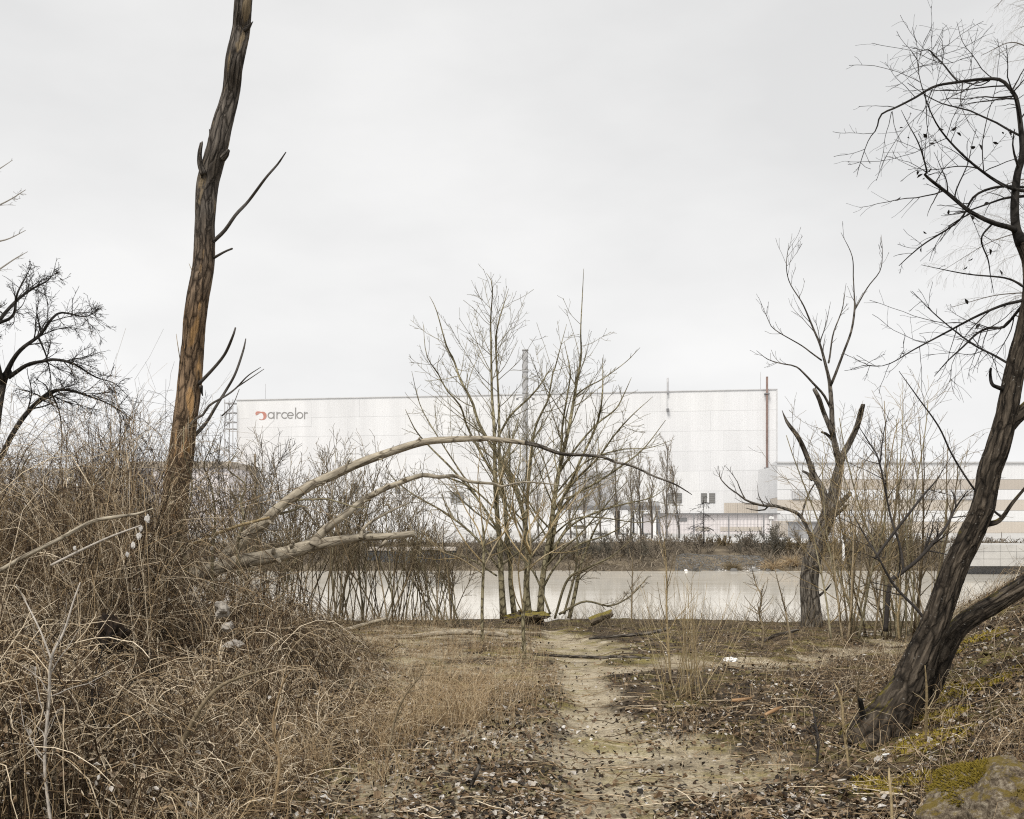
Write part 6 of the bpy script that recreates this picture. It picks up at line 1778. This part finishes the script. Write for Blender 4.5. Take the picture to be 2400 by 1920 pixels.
# ------------------------------------------------------------------ willow shoots beside the path and thin plants
D7 = 10.4
T9 = empty('willow_shoots', pt(1612, 1618, D7), 'clump of thin tan willow shoots growing beside the path', 'shrub')
rng = np.random.default_rng(48)
x, y, _ = pt(1612, 1618, D7); z0 = float(gz(x, y)) - .03
P, R = stems(rng, 46, x, y, z0, 1.5, .62, .005, 12, foot=.14, wander=.045, up=.35)
for q in range(len(P)):
    link('shoot', limb_mesh('shoot', P[q], R[q], M_SHOOT, 5, tint=float(rng.random())), T9)
b = Bag()
P1, R1 = sprout(P, R, 90, (.25, .95), (18, 45), (.2, .4), 7, .2, .05, .6, rng, rmin=.0013)
b.tube(P1, R1, 4)
link('twig_spray', b.mesh('twig_spray', M_SHOOT), T9)['kind'] = 'stuff'
for k, (uv, D, m_, lab, kk) in enumerate([
    ([(1572, 1600, 6), (1566, 1500, 5.2), (1562, 1430, 4.6), (1563, 1370, 3.8), (1560, 1300, 2.6), (1552, 1230, 1)], 11.4, M_SHOOT, 'tall single willow rod behind the tan shoots', 14),
    ([(1480, 1460, 4), (1481, 1400, 3.5), (1482, 1345, 2.5), (1484, 1290, 1)], 21, M_TWIG, 'thin upright sapling at the water left of willow shoots', 14),
    ([(1785, 1520, 6), (1790, 1480, 5), (1780, 1440, 4.5), (1785, 1400, 4), (1772, 1370, 2.5), (1765, 1340, 1)], 15.5, M_TWIG, 'thorny bare bush at the water before the dead tree', 34),
    ([(1855, 1525, 7), (1850, 1480, 5), (1838, 1420, 3.5), (1825, 1370, 2.5), (1815, 1330, 1)], 15., M_TWIG, 'thin bare stem leaning left in front of the dead tree', 10),
    ([(1990, 1800, 7), (1982, 1740, 7), (1976, 1690, 6.5), (1974, 1655, 6), (1965, 1620, 4), (1955, 1600, 1.5)], 6.9, M_SHOOT, 'thin tan stem with forked top on the right slope', 8),
    ([(2170, 1735, 7), (2171, 1680, 7), (2172, 1620, 6), (2168, 1560, 2)], 7.2, M_SHOOT, 'thin straight tan stem in front of the leaning tree', 3),
    ([(2092, 1930, 7), (2088, 1860, 7), (2084, 1820, 6), (2084, 1800, 3)], 5.7, M_SHOOT, 'short tan stem left of the mossy boulder', 3),
    ([(1915, 1790, 5), (1918, 1740, 7), (1912, 1700, 5), (1905, 1660, 2)], 7., M_TWIGDARK, 'dark withered weed stalk on the right of the path', 26),
    ([(2015, 1690, 5), (2010, 1620, 4), (2018, 1560, 2)], 8.4, M_TWIG, 'thin brown stem just left of the leaning trunk', 8),
    ([(2108, 1500, 6), (2104, 1450, 5), (2110, 1390, 3), (2100, 1340, 1)], 13, M_SHOOT, 'thin tan stem behind the leaning trunk near the water', 18),
    ([(640, 1900, 7), (655, 1790, 7), (640, 1700, 6), (660, 1610, 4), (690, 1560, 1.5)], 5.7, M_BRAMBLE, 'brown upright cane in the bottom left brambles', 18),
    ([(230, 1900, 7), (240, 1780, 7), (215, 1650, 6), (235, 1540, 3), (260, 1480, 1)], 5.9, M_TWIGDARK, 'dark upright cane left of the bent stick', 22),
]):
    tr = empty('thin_sapling', pt(uv[0][0], uv[0][1], D), lab, 'plant')
    P, R = grow_limb('stem', uv, D, m_, tr, n=26, sides=8, sway=.2, seed=k, tint=.6)
    rg = np.random.default_rng(800 + k)
    b = Bag()
    P1, R1 = sprout(P[None], R[None], kk, (.15, .98), (25, 65), (.18, .45), 7, .25, .1, .55, rg, rmin=.0013 * D / 7)
    b.tube(P1, R1, 4)
    P2, R2 = sprout(P1, R1, kk * 2, (.2, 1), (30, 60), (.25, .5), 5, .1, .12, .6, rg, rmin=.001 * D / 7)
    b.tube(P2, R2, 3)
    link('twig_spray', b.mesh('twig_spray', m_), tr)['kind'] = 'stuff'
# short dark stub beside the leaning tree foot
P, R = path([(2025, 1700, 16), (2020, 1665, 14), (2016, 1640, 10)], 8.0, 24, .1, 4)
tag(link('tree_stub', limb_mesh('tree_stub', P, R, B_BLACK, 14, bark=.1, seed=2, jag=.05)), 'short dark stub just left of the leaning tree foot', 'stump')
# rotten stump in the brambles at left
V, Q, bc = mound(265, 1488, 8.8, .12, .12, .17, 13, .6)
M_ROT = bark_mat('rotten_wood', (0.01, 0.007, 0.005), (0.022, 0.015, 0.01), (0.05, 0.033, 0.022), 22, .15)
tag(link('rotten_stump', make_mesh('rotten_stump', V, Q, None, M_ROT, True, {'bc': bc})), 'dark rotten stump hidden in the left brambles', 'stump')

# mossy boulder, bottom right
m, t, b = nmat('boulder_stone', 0.95, 0.15)
g = geo_pos(t)
n1 = noise(t, g.outputs['Position'], 26, 10, 0.8)
r1 = ramp(t, [(0.38, (0.04, 0.03, 0.02)), (0.5, (0.17, 0.135, 0.095)), (0.62, (0.38, 0.33, 0.25))])
t.links.new(n1.outputs['Fac'], r1.inputs[0])
sz_ = t.nodes.new('ShaderNodeSeparateXYZ'); t.links.new(g.outputs['Normal'], sz_.inputs[0])
n2 = noise(t, g.outputs['Position'], 9, 9, 0.8)
ma = t.nodes.new('ShaderNodeMath'); ma.operation = 'MULTIPLY_ADD'; ma.inputs[1].default_value = 0.22
t.links.new(sz_.outputs['Z'], ma.inputs[0]); t.links.new(n2.outputs['Fac'], ma.inputs[2])
r2 = ramp(t, [(0.64, (0, 0, 0)), (0.72, (0.9, 0.9, 0.9))]); t.links.new(ma.outputs[0], r2.inputs[0])
t.links.new(mixc(t, r2.outputs[0], r1.outputs[0], (0.17, 0.125, 0.03)), b.inputs['Base Color'])
bp = t.nodes.new('ShaderNodeBump'); bp.inputs['Strength'].default_value = 1.0; bp.inputs['Distance'].default_value = 0.02
t.links.new(n1.outputs['Fac'], bp.inputs['Height']); t.links.new(bp.outputs[0], b.inputs['Normal'])
M_BOULDER = m
V, Q, bc = mound(2370, 1922, 5.4, .42, .45, .29, 21, .16, 110)
nr = norm(bc)
V = V + nr * (.045 * np.abs(fbm(bc[:, 0] * 7, bc[:, 1] * 7, bc[:, 2] * 7, 5)) + .012 * fbm(bc[:, 0] * 40, bc[:, 1] * 40, bc[:, 2] * 40, 3))[:, None]
boul = tag(link('mossy_boulder', make_mesh('mossy_boulder', V, Q, None, M_BOULDER, True, {'bc': bc})), 'rounded mossy boulder at the bottom right corner', 'boulder')

rng = np.random.default_rng(3)
kk = np.where((nr[:, 2] > .25) & (fbm(bc[:, 0] * 5, bc[:, 1] * 5, bc[:, 2] * 5 + 3, 4) > .02))[0]
kk = rng.choice(kk, min(5000, len(kk) * 3))
jj = rng.normal(size=(len(kk), 3)) * .006
P = np.stack([V[kk] + jj - nr[kk] * .004, V[kk] + jj + nr[kk] * .004, V[kk] + jj * 1.4 + nr[kk] * .008], 1)
b = Bag(); b.tube(P, np.tile([[.003, .003, .001]], (len(kk), 1)), 3, tint=rng.random(len(kk)) * .35)
link('moss', b.mesh('moss', M_MOSS), boul)['kind'] = 'stuff'
# ------------------------------------------------------------------ litter
def crumple(name, label, u, v, D, sx_, sy_, sz_, seed, mat=None, cat='litter', onground=True, group=None):
    V, Q, bc = mound(u, v, D, sx_, sy_, sz_, seed, .0, 12)
    c = pt(u, v, D)
    d = (V - c)
    nn_ = d / np.array([sx_, sy_, sz_])
    k = 1 + .55 * np.abs(fbm(nn_[:, 0] * 2.2 + seed, nn_[:, 1] * 2.2, nn_[:, 2] * 2.2, 3)) * 2 - .35
    V = c + d * k[:, None]
    if onground:
        V[:, 2] += float(gz(c[0], c[1])) + sz_ * .35 - c[2]
    return tag(link(name, make_mesh(name, V, Q, None, mat or M_PLASTIC, False)), label, cat, group)
def ground_hit(u, v):
    D = 9.0
    for it in range(60):
        D += (F * (EYE - float(gz((u - 1200) / F * D, D))) / max(40, v - HOR) - D) * .3
    return D
for k, (nm, u, v, a, b_, c_, lab) in enumerate([
    ('plastic_bag', 1712, 1550, .16, .1, .07, 'white plastic bag lying on the path right of the willow shoots'),
    ('plastic_bag', 2026, 1490, .09, .07, .08, 'larger white plastic bag at the foot of the riverside saplings'),
    ('plastic_bag', 2043, 1489, .04, .04, .045, 'smaller white scrap beside the larger bag by the saplings'),
    ('paper_scrap', 2078, 1773, .055, .03, .03, 'crumpled white carton below the leaning tree'),
    ('paper_scrap', 2072, 1758, .035, .02, .015, 'small white scrap just above the crumpled carton'),
    ('paper_scrap', 2000, 1822, .025, .02, .025, 'white torn paper by the pale broken stick'),
    ('paper_scrap', 1930, 1865, .05, .02, .012, 'flat white scrap at the bottom right of the path'),
    ('paper_scrap', 2025, 1875, .025, .02, .02, 'white scrap between the tan stem and bottom edge'),
    ('paper_scrap', 1135, 1733, .03, .02, .015, 'white crumpled scrap in leaves left of the path'),
    ('paper_scrap', 2375, 1480, .03, .02, .03, 'white scrap high on the embankment at the right edge'),
    ('paper_scrap', 600, 1905, .03, .02, .02, 'white scrap in the brambles at the bottom edge')]):
    D = ground_hit(u, v)
    crumple(nm, lab, u, v, D, a * .72, b_ * .72, c_ * .6, k + 1)
M_SHRED = flat_mat('dull_plastic', (0.55, 0.53, 0.5), 0.5, .2, 20)
for k, (u, v, a, lab) in enumerate([(345, 1216, .07, 'uppermost white plastic shred hanging in the brambles'), (330, 1238, .05, 'white plastic shred just below the uppermost one'), (325, 1257, .06, 'white plastic shred in the middle of the hanging row'), (312, 1278, .06, 'white plastic shred second from the bottom of the row'), (298, 1300, .045, 'lowest white plastic shred of the hanging row'), (175, 1285, .04, 'small white plastic shred left of the hanging row'), (497, 1285, .05, 'white plastic shred above the fallen tree fork'), (508, 1312, .04, 'white plastic shred lying on the fallen tree')]):
    crumple('plastic_shred', lab, u, v, 8.55 if k < 6 else 11.2, a * .34, a * .15, a * .5, 50 + k, M_SHRED, 'litter', False, 'plastic shreds caught in the brambles')
M_STONE = flat_mat('pale_stone', (0.34, 0.31, 0.27), .85, .35, 9)
for k, (u, v, D, a, b_, lab) in enumerate([(522, 1428, 9.4, .06, .085, 'pale lump of concrete in the brambles below the fallen tree'), (533, 1470, 8.9, .045, .05, 'small pale stone under the concrete lump'), (545, 1512, 8.6, .08, .04, 'flat pale stone below the small stone in the brambles')]):
    V, Q, bc = mound(u, v, D, a, .1, b_, 90 + k, .4, 14)
    tag(link('concrete_lump', make_mesh('concrete_lump', V, Q, None, M_STONE, False)), lab, 'stone')
